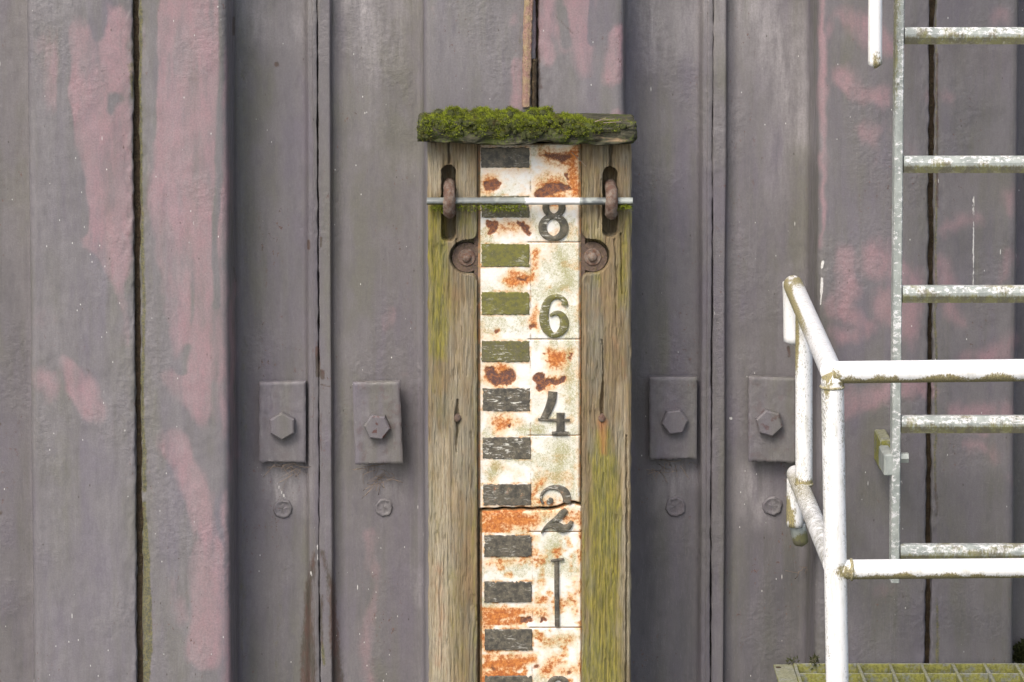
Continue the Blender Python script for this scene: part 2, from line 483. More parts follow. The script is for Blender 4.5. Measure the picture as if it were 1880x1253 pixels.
def rust_iron(name, a, bb, cc):
    M = Mat(name, .85, .2)
    n1 = M.noise(60, 6, .7); n2 = M.noise(260, 5, .7, off=(5, 1, 1))
    c = M.mix(M.rng(n1, .4, .62), a, bb); c = M.mix(M.rng(n2, .55, .68), c, cc)
    b = M.bump(n1, .004, .8); b = M.bump(n2, .003, 1.0, b)
    return M.done(c, None, b)
RUST = rust_iron("rusty_iron", (.14, .085, .065), (.235, .19, .155), (.23, .10, .045))
CASTEDGE = rust_iron("rusted_cast_iron", (.115, .085, .070), (.165, .115, .088), (.18, .14, .05))
BARRUST = rust_iron("rust_flaked_bar", (.33, .205, .17), (.36, .275, .165), (.20, .12, .07))
DARKIRON = rust_iron("dark_interlock_steel", (.050, .038, .026), (.085, .060, .038), (.12, .105, .05))

def white_pipe():
    M = Mat("white_painted_pipe", .35, .45)
    al, sp_, dk = M.attr("grow")
    n1 = M.noise(70, 6, .7); n2 = M.noise((260, 260, 130), 5, .7, off=(3, 1, 1)); n3 = M.noise((480, 480, 200), 4, .75, off=(1, 1, 9))
    c = M.mix(M.rng(n1, .45, .7, 0, .45), (.82, .82, .81), (.76, .76, .73))
    c = M.mix(M.math('MULTIPLY', M.rng(M.noise((60, 60, 14), 5, .7, off=(3, 3, 3)), .50, .70), .6), c, (.50, .485, .40))
    am = M.edge(al, M.math('ADD', M.math('MULTIPLY', n2, .5), M.math('MULTIPLY', n3, .5)), 2.4, .40, .76)
    ac = M.mix(M.rng(n3, .38, .62), (.315, .265, .078), (.145, .115, .048))
    c = M.mix(M.math('MULTIPLY', am, .92), c, ac)
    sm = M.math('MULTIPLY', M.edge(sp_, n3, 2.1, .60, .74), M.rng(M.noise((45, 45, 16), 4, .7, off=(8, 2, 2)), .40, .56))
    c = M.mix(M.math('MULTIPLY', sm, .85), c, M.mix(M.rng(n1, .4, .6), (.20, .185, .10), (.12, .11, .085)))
    return M.done(c, M.rng(am, 0, 1, .33, .9), M.bump(n2, .0008, .5))
WHITE = white_pipe()

def galv():
    M = Mat("galvanised_steel", .5, .45)
    al, wh, dk = M.attr("grow")
    n1 = M.noise((40, 40, 24), 5, .7); n2 = M.noise((220, 220, 90), 5, .75, off=(2, 2, 0))
    c = M.mix(M.rng(n1, .38, .62), (.36, .39, .36), (.26, .285, .265))
    c = M.mix(dk, c, (.115, .125, .13))
    wm = M.edge(wh, M.noise((90, 160, 160), 6, .75, off=(0, 1, 4)), 1.5, .54, .66)
    c = M.mix(wm, c, (.70, .70, .69))
    c = M.mix(M.rng(n2, .60, .72, 0, .5), c, (.26, .26, .22))
    am = M.edge(al, n2, 1.4, .40, .80)
    c = M.mix(M.math('MULTIPLY', am, .85), c, M.mix(M.rng(n1, .42, .58), (.165, .155, .045), (.115, .10, .055)))
    return M.done(c, M.rng(am, 0, 1, .48, .9), M.bump(n2, .0006, .5))
GALV = galv()
def mossy_steel():
    M = Mat("mossy_grating_steel", .75, .25)
    n1 = M.noise(28, 5, .7); n2 = M.noise(170, 5, .7, off=(4, 1, 1))
    c = M.mix(M.rng(n2, .4, .62), (.20, .21, .19), (.13, .135, .115))
    am = M.rng(M.math('ADD', n1, M.math('MULTIPLY', M.math('SUBTRACT', n2, .5), .5)), .36, .54)
    gn = M.n('ShaderNodeNewGeometry'); sx = M.n('ShaderNodeSeparateXYZ'); M.nt.links.new(gn.outputs['True Normal'], sx.inputs[0])
    top = M.rng(sx.outputs[2], .5, .9)                      # upward faces paler, with less moss
    c = M.mix(top, c, M.mix(M.rng(n2, .4, .62), (.27, .275, .24), (.19, .19, .155)))
    am = M.math('MULTIPLY', am, M.rng(top, 0, 1, 1, .35))
    c = M.mix(M.math('MULTIPLY', am, .85), c, M.mix(M.rng(n2, .4, .65), (.29, .28, .04), (.15, .15, .035)))
    c = M.mix(M.rng(M.noise(60, 5, .7, off=(9, 1, 1)), .62, .70, 0, .6), c, (.20, .14, .08))
    return M.done(c, None, M.bump(n2, .001, .7))
GRATE = mossy_steel()
def straw():
    M = Mat("dry_straw", .9, .1)
    return M.done(M.mix(M.noise(90, 2, .5), (.14, .10, .075), (.42, .34, .27)))
STRAW = straw()
def water():
    M = Mat("dock_water", .08, .5)
    n = M.noise((2.2, 2.2, 2.2), 4, .55)
    return M.done(M.mix(n, (.035, .045, .04), (.05, .058, .05)), None, M.bump(n, .05, .4))
WATER = water()

# ------------------------------------------------------------------ setting: water of the dock
g = Geo(); g.add([(-300, -600, -1.2), (300, -600, -1.2), (300, .35, -1.2), (-300, .35, -1.2)], [(0, 1, 2, 3)])
o = g.build("water", WATER); o["kind"] = "structure"

# ------------------------------------------------------------------ sheet pile wall
DEP = 0.145                                    # depth of the troughs
Xf = lambda px: float(at(px, 626, 0.0)[0])
Xb = lambda px: float(at(px, 626, DEP)[0])
corners = [(-670, 1), (-307, -1), (55, 1), (419, -1), (780, 1), (1145, -1), (1500, 1), (1866, -1), (2228, 1), (2590, -1)]
seams = [(-490, 'f'), (-125, 'b'), (251, 'f'), (586, 'b'), (985, 'f'), (1306, 'b'), (1708, 'f'), (2045, 'b'), (2410, 'f')]
ZLO, ZHI = -1.6, 3.1
_, zb_ = at(940, 1262, 0.0); _, zt_ = at(940, -10, 0.2)
ZV0, ZV1 = float(zb_) - .04, float(zt_) + .04

def fillet(pts, rads, n=6):
    out = []
    for i, p in enumerate(pts):
        r = rads[i]
        if i == 0 or i == len(pts) - 1 or r == 0: out.append(p); continue
        a = np.array(pts[i - 1]) - p; b = np.array(pts[i + 1]) - p; a = a / 1; la = np.linalg.norm(a); lb = np.linalg.norm(b)
        q = min(r, la * .48, lb * .48); s0 = p + a / la * q; s1 = p + b / lb * q
        for t in np.linspace(0, 1, n): out.append((1 - t) ** 2 * s0 + 2 * t * (1 - t) * np.array(p) + t * t * s1)
    return np.array(out, float)

PINK = [
 # left raised pan
 (1, 10, [(150, 70, 26), (165, 180, 42), (180, 300, 50), (192, 420, 46), (205, 500, 30), (228, 570, 14)]),
 (1, 10, [(215, 30, 22), (205, 120, 30), (215, 250, 22), (232, 400, 14), (230, 640, 6)]),
 (.75, 14, [(95, 90, 16), (98, 180, 16)]), (.6, 14, [(85, 560, 12), (92, 590, 14)]),
 (1, 8, [(330, -10, 48), (335, 120, 58), (335, 260, 56), (335, 380, 58), (345, 480, 54), (352, 600, 42), (360, 690, 28)]),
 (.8, 8, [(398, -5, 16), (400, 180, 16), (405, 330, 12), (402, 500, 14), (404, 700, 10), (412, 800, 8)]),
 (1, 7, [(128, 670, 12), (150, 715, 20), (172, 752, 16)]), (.8, 9, [(86, 700, 14), (92, 718, 12)]),
 (1, 8, [(318, 695, 14), (350, 705, 26), (375, 760, 14)]),
 (1, 7, [(325, 815, 24), (345, 850, 22), (365, 905, 24), (372, 960, 16), (385, 1010, 22), (382, 1100, 24), (374, 1200, 24)]),
 (.85, 8, [(352, 860, 8), (340, 835, 20)]), (.55, 8, [(325, 1080, 8), (330, 1130, 9)]), (.5, 9, [(90, 1180, 8), (90, 1210, 8)]),
 (.8, 5, [(424, 520, 7), (426, 620, 8), (424, 760, 7), (424, 880, 6)]), (.7, 5, [(414, 900, 5), (416, 1250, 6)]),
 # centre raised pan
 (1, 8, [(1000, -10, 18), (1000, 100, 12)]), (1, 9, [(1060, -10, 26), (1060, 60, 24), (1072, 130, 10)]), (.8, 8, [(1025, 50, 12), (1030, 90, 10)]),
 (1, 6, [(1130, 60, 12), (1128, 110, 16), (1126, 140, 14)]), (1, 4, [(952, 118, 8), (948, 150, 10), (945, 205, 8)]), (.6, 7, [(793, 8, 6)]),
 (.8, 5, [(1138, 215, 12)]), (.6, 8, [(945, 40, 10)]),
 # right raised pan
 (.9, 4, [(1511, -10, 6), (1511, 200, 6), (1510, 330, 5), (1508, 450, 3)]),
 (.9, 12, [(1545, 40, 20), (1600, 60, 22), (1640, 90, 12)]), (.95, 9, [(1555, 140, 16), (1575, 170, 12), (1625, 178, 8)]),
 (.7, 10, [(1585, 245, 16)]), (.7, 10, [(1700, 175, 12), (1740, 180, 10)]), (.7, 9, [(1850, 360, 14), (1855, 390, 10)]),
 (.9, 10, [(1545, 470, 12), (1560, 530, 18), (1545, 570, 16), (1590, 600, 16), (1545, 620, 12)]),
 (.95, 12, [(1620, 480, 30), (1680, 520, 24), (1665, 600, 24), (1640, 560, 28)]), (.8, 10, [(1730, 490, 22), (1740, 560, 14), (1770, 590, 10)]),
 (.8, 10, [(1730, 430, 12), (1790, 400, 8)]), (.9, 9, [(1850, 470, 14), (1840, 520, 10)]), (.9, 10, [(1770, 665, 10), (1830, 650, 18), (1858, 620, 8)]),
 (.9, 10, [(1545, 745, 22), (1600, 730, 22), (1680, 700, 20), (1700, 720, 10)]), (.9, 10, [(1750, 755, 12), (1800, 765, 22), (1845, 760, 14)]),
 (.7, 10, [(1780, 810, 14), (1830, 840, 14)]), (.5, 9, [(1615, 1080, 12)]), (.5, 8, [(1845, 880, 14)]), (.5, 8, [(1840, 30, 12)]), (.5, 8, [(1650, 240, 16), (1690, 300, 10)]),
 # troughs
 (.75, 8, [(684, 985, 6), (686, 1060, 8), (682, 1110, 16), (676, 1180, 10), (674, 1260, 10)]), (.6, 8, [(722, 565, 6), (718, 600, 6)]),
 (.6, 5, [(1280, 1040, 6)]), (.5, 8, [(568, 980, 6), (562, 1050, 6)]), (.6, 6, [(738, 690, 8)]),
]
UNPINK = [(1, 5, [(118, 30, 5), (116, 180, 6), (128, 270, 7), (146, 330, 12), (150, 420, 10)]), (1, 8, [(180, 20, 9), (182, 60, 4)]),
 (1, 5, [(283, -5, 8), (280, 150, 9), (272, 250, 10)]), (.9, 6, [(212, 180, 10), (200, 205, 6)]), (.7, 5, [(310, 100, 4), (308, 180, 4)]),
 (1, 8, [(262, 520, 14), (270, 640, 22), (290, 600, 12)]), (1, 10, [(165, 490, 24), (180, 560, 36), (150, 630, 26)]), (.9, 6, [(345, 640, 10), (335, 680, 8)]),
 (.6, 5, [(352, 480, 5), (352, 620, 6)]), (.9, 4, [(407, -5, 3), (405, 120, 3), (402, 300, 3), (394, 420, 2.5), (398, 560, 2.5)]),
 (.8, 4, [(1032, 20, 4), (1038, 80, 6)]), (.8, 3, [(1083, 0, 3), (1085, 80, 2)]), (.6, 6, [(1540, 100, 5), (1538, 40, 4)])]
WASH = [(1, 30, [(668, -10, 34), (676, 50, 24), (690, 140, 10)]), (.9, 30, [(470, -10, 30), (480, 60, 14)]), (.8, 30, [(735, -10, 20), (720, 110, 10)]),
 (.7, 30, [(545, -5, 14), (540, 60, 8)]), (.95, 34, [(1190, -10, 30), (1200, 100, 18)]), (.9, 34, [(1270, -10, 24), (1255, 80, 14)]),
 (.85, 30, [(1318, -10, 8), (1318, 100, 6)]), (1, 40, [(1380, -10, 34), (1420, 80, 44), (1450, 180, 30), (1470, 260, 18)]),
 (.55, 30, [(1440, 230, 30), (1430, 340, 20)]), (.5, 22, [(675, 150, 6), (680, 260, 5)]), (.45, 25, [(740, 300, 22)]),
 (.9, 16, [(520, 868, 34), (520, 900, 30)]), (.8, 16, [(700, 875, 34)]), (.8, 9, [(738, 870, 12), (730, 920, 8)]), (.7, 14, [(560, 870, 12), (565, 930, 8)]),
 (.75, 18, [(1240, 875, 36), (1230, 910, 30)]), (.9, 6, [(1246, 858, 8), (1242, 880, 4)]), (.7, 18, [(1385, 880, 28), (1395, 930, 30), (1400, 955, 16)]), (.5, 10, [(1205, 985, 8)]),
 (.5, 10, [(765, 1040, 5), (770, 1110, 6)]), (.5, 14, [(700, 830, 14)]), (.4, 30, [(30, 20, 30)]), (.5, 40, [(100, -10, 60)]), (.35, 40, [(820, 10, 60)]),
 (.30, 60, [(90, 0, 60), (100, 600, 60), (110, 1260, 60)]), (.32, 60, [(200, 500, 60), (200, 1260, 60)]), (.26, 50, [(320, 100, 60), (330, 1260, 70)]), (.26, 60, [(860, 60, 90), (1060, 160, 70)])]
DARK = [(.75, 40, [(1180, 860, 20), (1190, 1000, 34), (1200, 1260, 50)]), (.7, 40, [(1290, 940, 20), (1270, 1100, 40), (1260, 1260, 60)]),  # damp film low in troughs; shade painted along a web, joint grooves and a plate
 (.75, 40, [(1470, 980, 20), (1450, 1100, 60), (1420, 1260, 70)]), (.55, 40, [(1370, 980, 20), (1360, 1260, 40)]), (.6, 14, [(1278, 910, 8), (1276, 1250, 10)]),
 (.6, 12, [(1336, 950, 8), (1336, 1250, 10)]), (.5, 20, [(1170, 300, 12), (1168, 800, 14)]), (.35, 30, [(1500, 900, 10), (1560, 1000, 40), (1640, 1160, 60)]),
 (.5, 24, [(745, 760, 8), (752, 840, 6)]), (.4, 30, [(30, 500, 24), (40, 900, 22), (30, 1250, 20)]), (.4, 20, [(560, 320, 10), (556, 560, 10)]), (.4, 16, [(628, 240, 10), (628, 600, 10)]),
 (.35, 14, [(1278, 300, 9), (1278, 680, 8)]), (.3, 60, [(1800, 1000, 90), (1800, 1250, 90)])]
MOSSP = [(.55, 26, [(440, 0, 10), (452, 300, 12), (448, 700, 12), (446, 1260, 14)]), (.42, 24, [(1165, 100, 8), (1165, 400, 8), (1170, 1250, 12)]),
 (1, 4, [(264, 925, 4), (268, 1010, 6), (270, 1120, 9), (272, 1180, 9), (268, 1260, 6)]), (.85, 4, [(258, 0, 4), (258, 300, 4), (263, 560, 4), (264, 900, 5)]), (.7, 4, [(1718, 0, 3), (1718, 500, 4), (1717, 900, 4)]),
 (.6, 5, [(245, 0, 4), (243, 180, 4), (240, 120, 8)]), (.7, 4, [(1720, 1100, 4), (1722, 1260, 6)]), (.5, 4, [(1718, 880, 3), (1718, 1010, 3)]),
 (.5, 20, [(520, 1030, 10), (505, 1250, 14)]), (.5, 12, [(1590, 905, 6), (1570, 960, 4)]), (.6, 6, [(957, 0, 3), (956, 90, 3)]), (.9, 5, [(1494, 1208, 6), (1490, 1222, 8)]),
 (.45, 20, [(1480, 1230, 8)]), (.9, 4, [(592, 1180, 3), (596, 1220, 4)])]
BROWN = [(.85, 9, [(577, 1020, 4), (566, 1090, 8), (566, 1250, 16)]), (.8, 9, [(592, 1015, 4), (608, 1080, 7), (614, 1160, 10), (622, 1260, 10)]),
 (.95, 4, [(508, 118, 5)]), (.9, 3, [(430, 32, 3), (429, 62, 3)]), (.9, 2.5, [(566, 442, 3), (566, 456, 3)]), (.9, 2.5, [(589, 438, 2.5), (589, 452, 2.5)]),
 (1, 2.5, [(583, 640, 3), (585, 690, 4)]), (.9, 3, [(590, 685, 5), (593, 695, 4)]), (.8, 2, [(590, 708, 2), (606, 711, 1.5)]), (.6, 3, [(590, 760, 2), (590, 830, 2)]),
 (.6, 4, [(303, 390, 1.5), (296, 412, 1.5)]), (.6, 3, [(301, 452, 3)]), (.7, 3, [(0, 780, 4)]), (.7, 3, [(0, 940, 5)]), (.6, 5, [(160, 680, 4), (168, 686, 4)]),
 (.9, 3, [(246, 360, 2.5), (250, 420, 3)]), (.7, 4, [(262, 935, 4)]), (.8, 3, [(1720, 100, 2), (1721, 380, 2.5)]), (.7, 5, [(1718, 890, 3), (1720, 950, 3)]), (.6, 4, [(985, 10, 5), (990, 140, 3), (992, 160, 6)]),
 (.75, 3, [(1448, 640, 4), (1450, 655, 4)]), (.6, 3, [(1020, 30, 2), (1050, 60, 3)]), (.5, 12, [(1585, 900, 5), (1565, 985, 4)]), (.6, 2.5, [(1656, 1090, 2), (1660, 1098, 2)]),
 (.8, 2.5, [(428, 490, 1.2), (432, 518, 1.2)]), (.5, 8, [(1480, 1045, 5)]), (.7, 4, [(591, 1095, 3), (590, 1125, 4), (591, 1185, 3)])]
WHT = [(1, 2, [(1787, 362, 1.6), (1787, 470, 1.3), (1786, 540, .6)]), (1, 2, [(1511, 482, 3), (1509, 492, 2)]), (1, 2.2, [(1509, 512, 2.6), (1508, 535, 2.4), (1506, 560, 1)]),
 (.9, 2, [(578, 968, 1.6)]), (.9, 2, [(1340, 768, 2), (1344, 769, 2)]), (.8, 2, [(1322, 460, 1), (1322, 480, 1)]), (.7, 3, [(1310, 480, 1), (1312, 600, .6)]), (.9, 2, [(508, 943, 2.4), (514, 936, 2)]),
 (.8, 2, [(583, 1002, 1.2), (583, 1030, 1)]), (.8, 2, [(570, 1050, 1.4), (572, 1058, 1)]), (.8, 2, [(1424, 470, 1.6)]), (.7, 2, [(523, 914, 2), (505, 882, 1.5)]), (.8, 1.6, [(1244, 788, .8), (1243, 795, .8)])]

def wall_attrs(X, Y, Z):
    U, V = proj(X, Y, Z)
    w1 = (fbm(U / 34, V / 60, 4, 3) - .5) * 26; w2 = (fbm(U / 40, V / 46, 4, 11) - .5) * 30
    Uw, Vw = U + w1, V + w2
    pk = strokes(Uw, Vw, [(v, (s or 8) * 2.4, t) for v, s, t in PINK]) - strokes(U + w1 * .4, V + w2 * .4, [(v, (s or 8) * 1.6, t) for v, s, t in UNPINK])
    pk = pk + .14 * (Y < .03) * sstep(.40, .75, fbm(U / 70, V / 110, 3, 51))
    # faint random remnants of the old red coat elsewhere
    pk = np.clip(pk, 0, 1)
    paint = np.stack([pk, strokes(U + w1, V + w2, WASH), strokes(U + w1, V + w2, DARK)], 1)
    grow = np.stack([strokes(U + w1 * .25, V, MOSSP), strokes(U + w1 * .2, V + w2 * .2, BROWN), strokes(U, V, WHT, 2)], 1)
    return paint, grow, U, V

wall = thing("sheet_pile_wall", (0, 0.1, ZLO), "tall grey steel sheet pile wall with faded pink patches and vertical joints", "wall")
for si in range(len(seams) - 1):
    (s0, k0), (s1, k1) = seams[si], seams[si + 1]
    inview = si not in (0, len(seams) - 2)
    def lip(px, kind, side):
        """profile points at a joint; side=+1 pile begins here, -1 pile ends here (returned left to right)"""
        if kind == 'f':
            gp = 4.6 if px != 985 else 3
            x = Xf(px + side * gp)
            p = [(x + side * .004, .030, 0), (x, .014, .004), (x, 0.0015, .006), (x + side * .03, 0.0, .01)]
            if px == 251 and side > 0: p = [(x + side * .003, .030, 0), (x + .001, .016, .004), (x + .003, .0055, .006), (x + .030, 0.0, .02)]
        else:
            if side > 0:
                x = Xb(px + .9); e = Xb(px + 23)
                p = [(x, DEP + .02, 0), (x, DEP - .022, .004), (e, DEP - .024, .004), (e + .004, DEP - .002, .004), (e + .022, DEP + .004, .008), (e + .04, DEP, .012)]
            else:
                x = Xb(px - .8); e = Xb(px - 18)
                p = [(x, DEP + .02, 0), (x, DEP - .019, .003), (x - .009, DEP - .021, .003), (x - .0115, DEP - .0175, .002), (e, DEP - .017, .004), (e - .009, DEP + .002, .008), (e - .03, DEP + .003, .012), (e - .05, DEP, .012)]
        return p if side > 0 else p[::-1]
    pr = lip(s0, k0, +1)
    for cpx, sg in corners:
        if s0 < cpx < s1:
            x = Xf(cpx)
            a, b = (x - sg * .006, DEP, .022), (x, 0.0, .018)
            pr += [a, b] if sg > 0 else [b, a]
    pr += lip(s1, k1, -1)
    P2 = fillet([np.array(q[:2]) for q in pr], [q[2] for q in pr])
    L = np.r_[0, np.cumsum(np.linalg.norm(np.diff(P2, axis=0), axis=1))]
    ds = .0032 if inview else .02
    s = np.unique(np.r_[np.linspace(0, L[-1], int(L[-1] / ds)), L])
    s = s[np.r_[True, np.diff(s) > 2e-4]]
    px_ = np.interp(s, L, P2[:, 0]); py_ = np.interp(s, L, P2[:, 1])
    tx = np.gradient(px_, s); ty = np.gradient(py_, s); nl = np.hypot(tx, ty); nx_, ny_ = ty / nl, -tx / nl
    zz = np.r_[np.linspace(ZLO, ZV0, 14)[:-1], np.linspace(ZV0, ZV1, 440 if inview else 60), np.linspace(ZV1, ZHI, 14)[1:]]
    nX, nZ = len(s), len(zz)
    X = np.tile(px_, nZ); Y = np.tile(py_, nZ); Z = np.repeat(zz, nX); S = np.tile(s, nZ) + si * 7.3
    hb = (fbm(S * 7, Z * 3.5, 3, 5) - .5) * .0042 + (fbm(S * 46, Z * 44, 2, 8) - .5) * .0013 * sstep(.42, .62, fbm(S * 5, Z * 4, 2, 21))
    paint, grow, U, V_ = wall_attrs(X, Y, Z)
    # ragged, flaked edges along the open joints
    ed = np.minimum(np.abs(S - si * 7.3), np.abs(S - si * 7.3 - L[-1]))
    rag = sstep(.06, .02, ed) * (fbm(S * 90, Z * 40, 4, 2) - .5) * .0065
    X2 = X + np.tile(nx_, nZ) * (hb + rag); Y2 = Y + np.tile(ny_, nZ) * (hb + rag)
    lipm = ed < .012
    if k0 == 'f' or k1 == 'f':
        isf = (np.abs(Y) > .006) & lipm & (Y < .1)
        grow[isf, 1] = np.maximum(grow[isf, 1], .9)
    V3 = np.stack([X2, Y2, Z], 1)
    mk("sheet_pile", V3, grid_faces(nX, nZ), WALL, wall, attrs={"paint": paint, "grow": grow})

# interlock clutches that close the joints from behind
for px, kind in seams[1:-1]:
    g = Geo()
    x = Xf(px) if kind == 'f' else Xb(px); y = .036 if kind == 'f' else DEP + .024
    n = 70; zs = np.linspace(ZLO, ZHI, n); ring = 10
    vv = []; ff = []
    for i, z in enumerate(zs):
        for j in range(ring):
            a = 2 * pi * j / ring; r = .016 + .003 * random.random()
            vv.append((x + r * 1.25 * cos(a), y + r * .9 * sin(a), z))
    for i in range(n - 1):
        for j in range(ring): k = (j + 1) % ring; ff.append((i * ring + j, i * ring + k, (i + 1) * ring + k, (i + 1) * ring + j))
    g.add(vv, ff); smooth_angle(g.build("interlock", DARKIRON, wall), 60)

# painted-over stud ends in the troughs
for px, py, r in ((519, 934, 17), (705, 932, 16), (1240, 930, 18), (1418, 929, 17)):
    n = 26; rings = [(1.05, 0), (1.0, .002), (.88, .0048), (.72, .0022), (.4, .0028), (.0, .0032)]
    cx, cz = at(px, py, DEP); vv = []; ff = []
    jr = 1 + .10 * (rng.random(n) - .5) * 2
    for k, (q, h) in enumerate(rings):
        for j in range(n):
            a = 2 * pi * j / n; rr = r * 1.165e-3 * q * (jr[j] if q > .6 else 1)
            vv.append((cx + rr * cos(a), DEP + .004 - h - .002 * rng.random() - .003, cz + rr * sin(a)))
    for k in range(len(rings) - 1):
        for j in range(n): m = (j + 1) % n; ff.append((k * n + j, k * n + m, (k + 1) * n + m, (k + 1) * n + j))
    o = mk("painted_stud", vv, ff, FIT, wall); o.color = (.15, .3, 0, 1)

# ------------------------------------------------------------------ anchor plates with hex bolts
def anchor_plate(label, quad, bolt, brad, bph, thick, tilt, wear):
    """quad: photo corners tl,tr,br,bl of the plate's face; the plate stands off the trough"""
    Yp = DEP - thick
    c = np.array([P3(x, y, Yp) for x, y in quad])
    base = (float(c[:, 0].mean()), DEP, float(c[:, 2].min()))
    t = thing("anchor_plate", base, label, "anchor plate", "anchor plates bolted in the troughs")
    # face as a fine grid so that its edges can be uneven
    nu, nv = 30, 50
    a, b = np.meshgrid(np.linspace(0, 1, nu), np.linspace(0, 1, nv))
    a = a.ravel(); b = b.ravel()
    P = ((1 - a) * (1 - b))[:, None] * c[3] + (a * (1 - b))[:, None] * c[2] + (a * b)[:, None] * c[1] + ((1 - a) * b)[:, None] * c[0]
    e = np.minimum(np.minimum(a, 1 - a) * .1, np.minimum(b, 1 - b) * .17)
    P[:, 1] += .0028 * np.clip(1 - e / .004, 0, 1) ** 2 + (fbm(a * 7, b * 11, 3, base[0] * 9) - .5) * .0022
    P[:, 1] += tilt * (1 - b) * -1 + 0
    ragged = (b < .001)
    P[ragged, 2] += (rng.random(ragged.sum()) - .3) * .0035
    F4 = grid_faces(nu, nv)
    # skirt
    idx = np.arange(nu * nv).reshape(nv, nu)
    ring = np.r_[idx[0, :], idx[1:, -1], idx[-1, -2::-1], idx[-2:0:-1, 0]]
    S = P[ring].copy(); S[:, 1] += min(thick - .004, .016)
    n0 = len(P); m = len(ring)
    sk = np.array([(ring[i], n0 + i, n0 + (i + 1) % m, ring[(i + 1) % m]) for i in range(m)])
    o = mk("plate", np.vstack([P, S]), np.vstack([F4, sk]), FIT, t); o.color = (wear[0], wear[1], 0, 1); smooth_angle(o, 50)
    # spacer behind the plate
    g = Geo(); g.box((base[0], DEP - thick / 2 + .006, float(c[:, 2].mean())), (.06, thick, .06)); g.build("spacer", DARKIRON, t)
    # hex bolt
    bx, bz = at(bolt[0], bolt[1], Yp)
    g = Geo(); r = brad * 1.15e-3
    y0 = Yp - tilt * .45
    g.cyl((bx, y0 + .004, bz), (bx, y0 - .018, bz), r, r * .985, 6, ph=bph)
    v = g.v[0]
    g.cyl((bx, y0 - .018, bz), (bx, y0 - .021, bz), r * .985, r * .86, 6, ph=bph)
    o = g.build("hex_bolt", FIT, t); o.color = (wear[2], .15, 0, 1)
    return t
anchor_plate("square-set anchor plate with clean hex bolt, nearest the faded pink panel edge", [(475, 703), (561, 701), (561, 851), (475, 850)], (519, 780), 26, pi / 2, .028, 0, (.1, .35, 0))
anchor_plate("slightly tilted anchor plate with rust-chipped bolt, just beside the timber gauge post", [(647, 703), (734, 701), (740, 850), (652, 853)], (693, 781), 25, pi / 2 + .42, .045, .008, (.25, .3, 1))
anchor_plate("anchor plate with white drip on its hex bolt, first past the mossy gauge post", [(1192, 693), (1280, 693), (1279, 843), (1192, 845)], (1238, 772), 25, .12, .032, .003, (.1, .2, 0))
anchor_plate("anchor plate partly hidden behind the white railing post, crumbling along its lower edge", [(1374, 692), (1462, 695), (1462, 851), (1374, 847)], (1411, 774), 26, pi / 2 + .25, .034, .004, (.2, .25, .6))

# straw and cobweb tufts below the plates
def tuft(label, spots, n, spread, Y, drop=.05):
    V = []; Fc = []
    for _ in range(n):
        px, py = random.choice(spots); px += random.uniform(-spread, spread); py += random.uniform(-4, 6)
        p = np.array(P3(px, py, Y + random.uniform(-.012, .012))); d = np.array([random.uniform(-1, 1), random.uniform(-.5, .3), random.uniform(-1, .35)])
        d /= np.linalg.norm(d); L = random.uniform(.012, drop); cv = np.array([random.uniform(-1, 1), random.uniform(-.5, .5), random.uniform(-1, .6)]) * L * .5
        w = random.uniform(.0003, .0007); k = 6
        o0 = len(V) and sum(len(v) for v in V) or 0
        seg = []
        for i in range(k):
            t = i / (k - 1); q = p + d * L * t + cv * t * t
            for a in range(3): seg.append(q + w * np.array([cos(a * 2.094), .3 * sin(a), sin(a * 2.094)]))
        for i in range(k - 1):
            for a in range(3):
                b = (a + 1) % 3; Fc.append((o0 + i * 3 + a, o0 + i * 3 + b, o0 + i * 3 + 3 + b, o0 + i * 3 + 3 + a))
        V.append(np.array(seg))
    return tag(mk("straw_tuft", np.vstack(V), Fc, STRAW), label, "straw", "dry straw caught under the anchor plates")
tuft("wispy dry straw under the anchor plate with clean hex bolt", [(500, 856), (535, 856), (545, 862), (520, 853)], 30, 18, DEP - .012, .04)
tuft("tangled pale straw ball hanging under the tilted anchor plate", [(705, 876), (708, 868), (700, 885), (715, 880), (670, 858), (690, 858)], 40, 12, DEP - .014, .032)
tuft("sparse dark straw under the anchor plate with white drip", [(1225, 850), (1250, 852), (1205, 862)], 26, 20, DEP - .012, .03)
tuft("few dry straws caught at the panel edge below the lower white pipe end", [(1470, 1047), (1478, 1044)], 10, 6, DEP - .02, .03)

# ------------------------------------------------------------------ staff gauge
YT = -0.115                 # face of the timbers
YG = -0.105                 # face of the gauge plates
gx, gz = at(972, 1300, 0.0)
gauge = thing("staff_gauge", (float(gx), -.05, float(gz)), "rusty white water level gauge with black numerals in mossy timber frame", "water gauge")

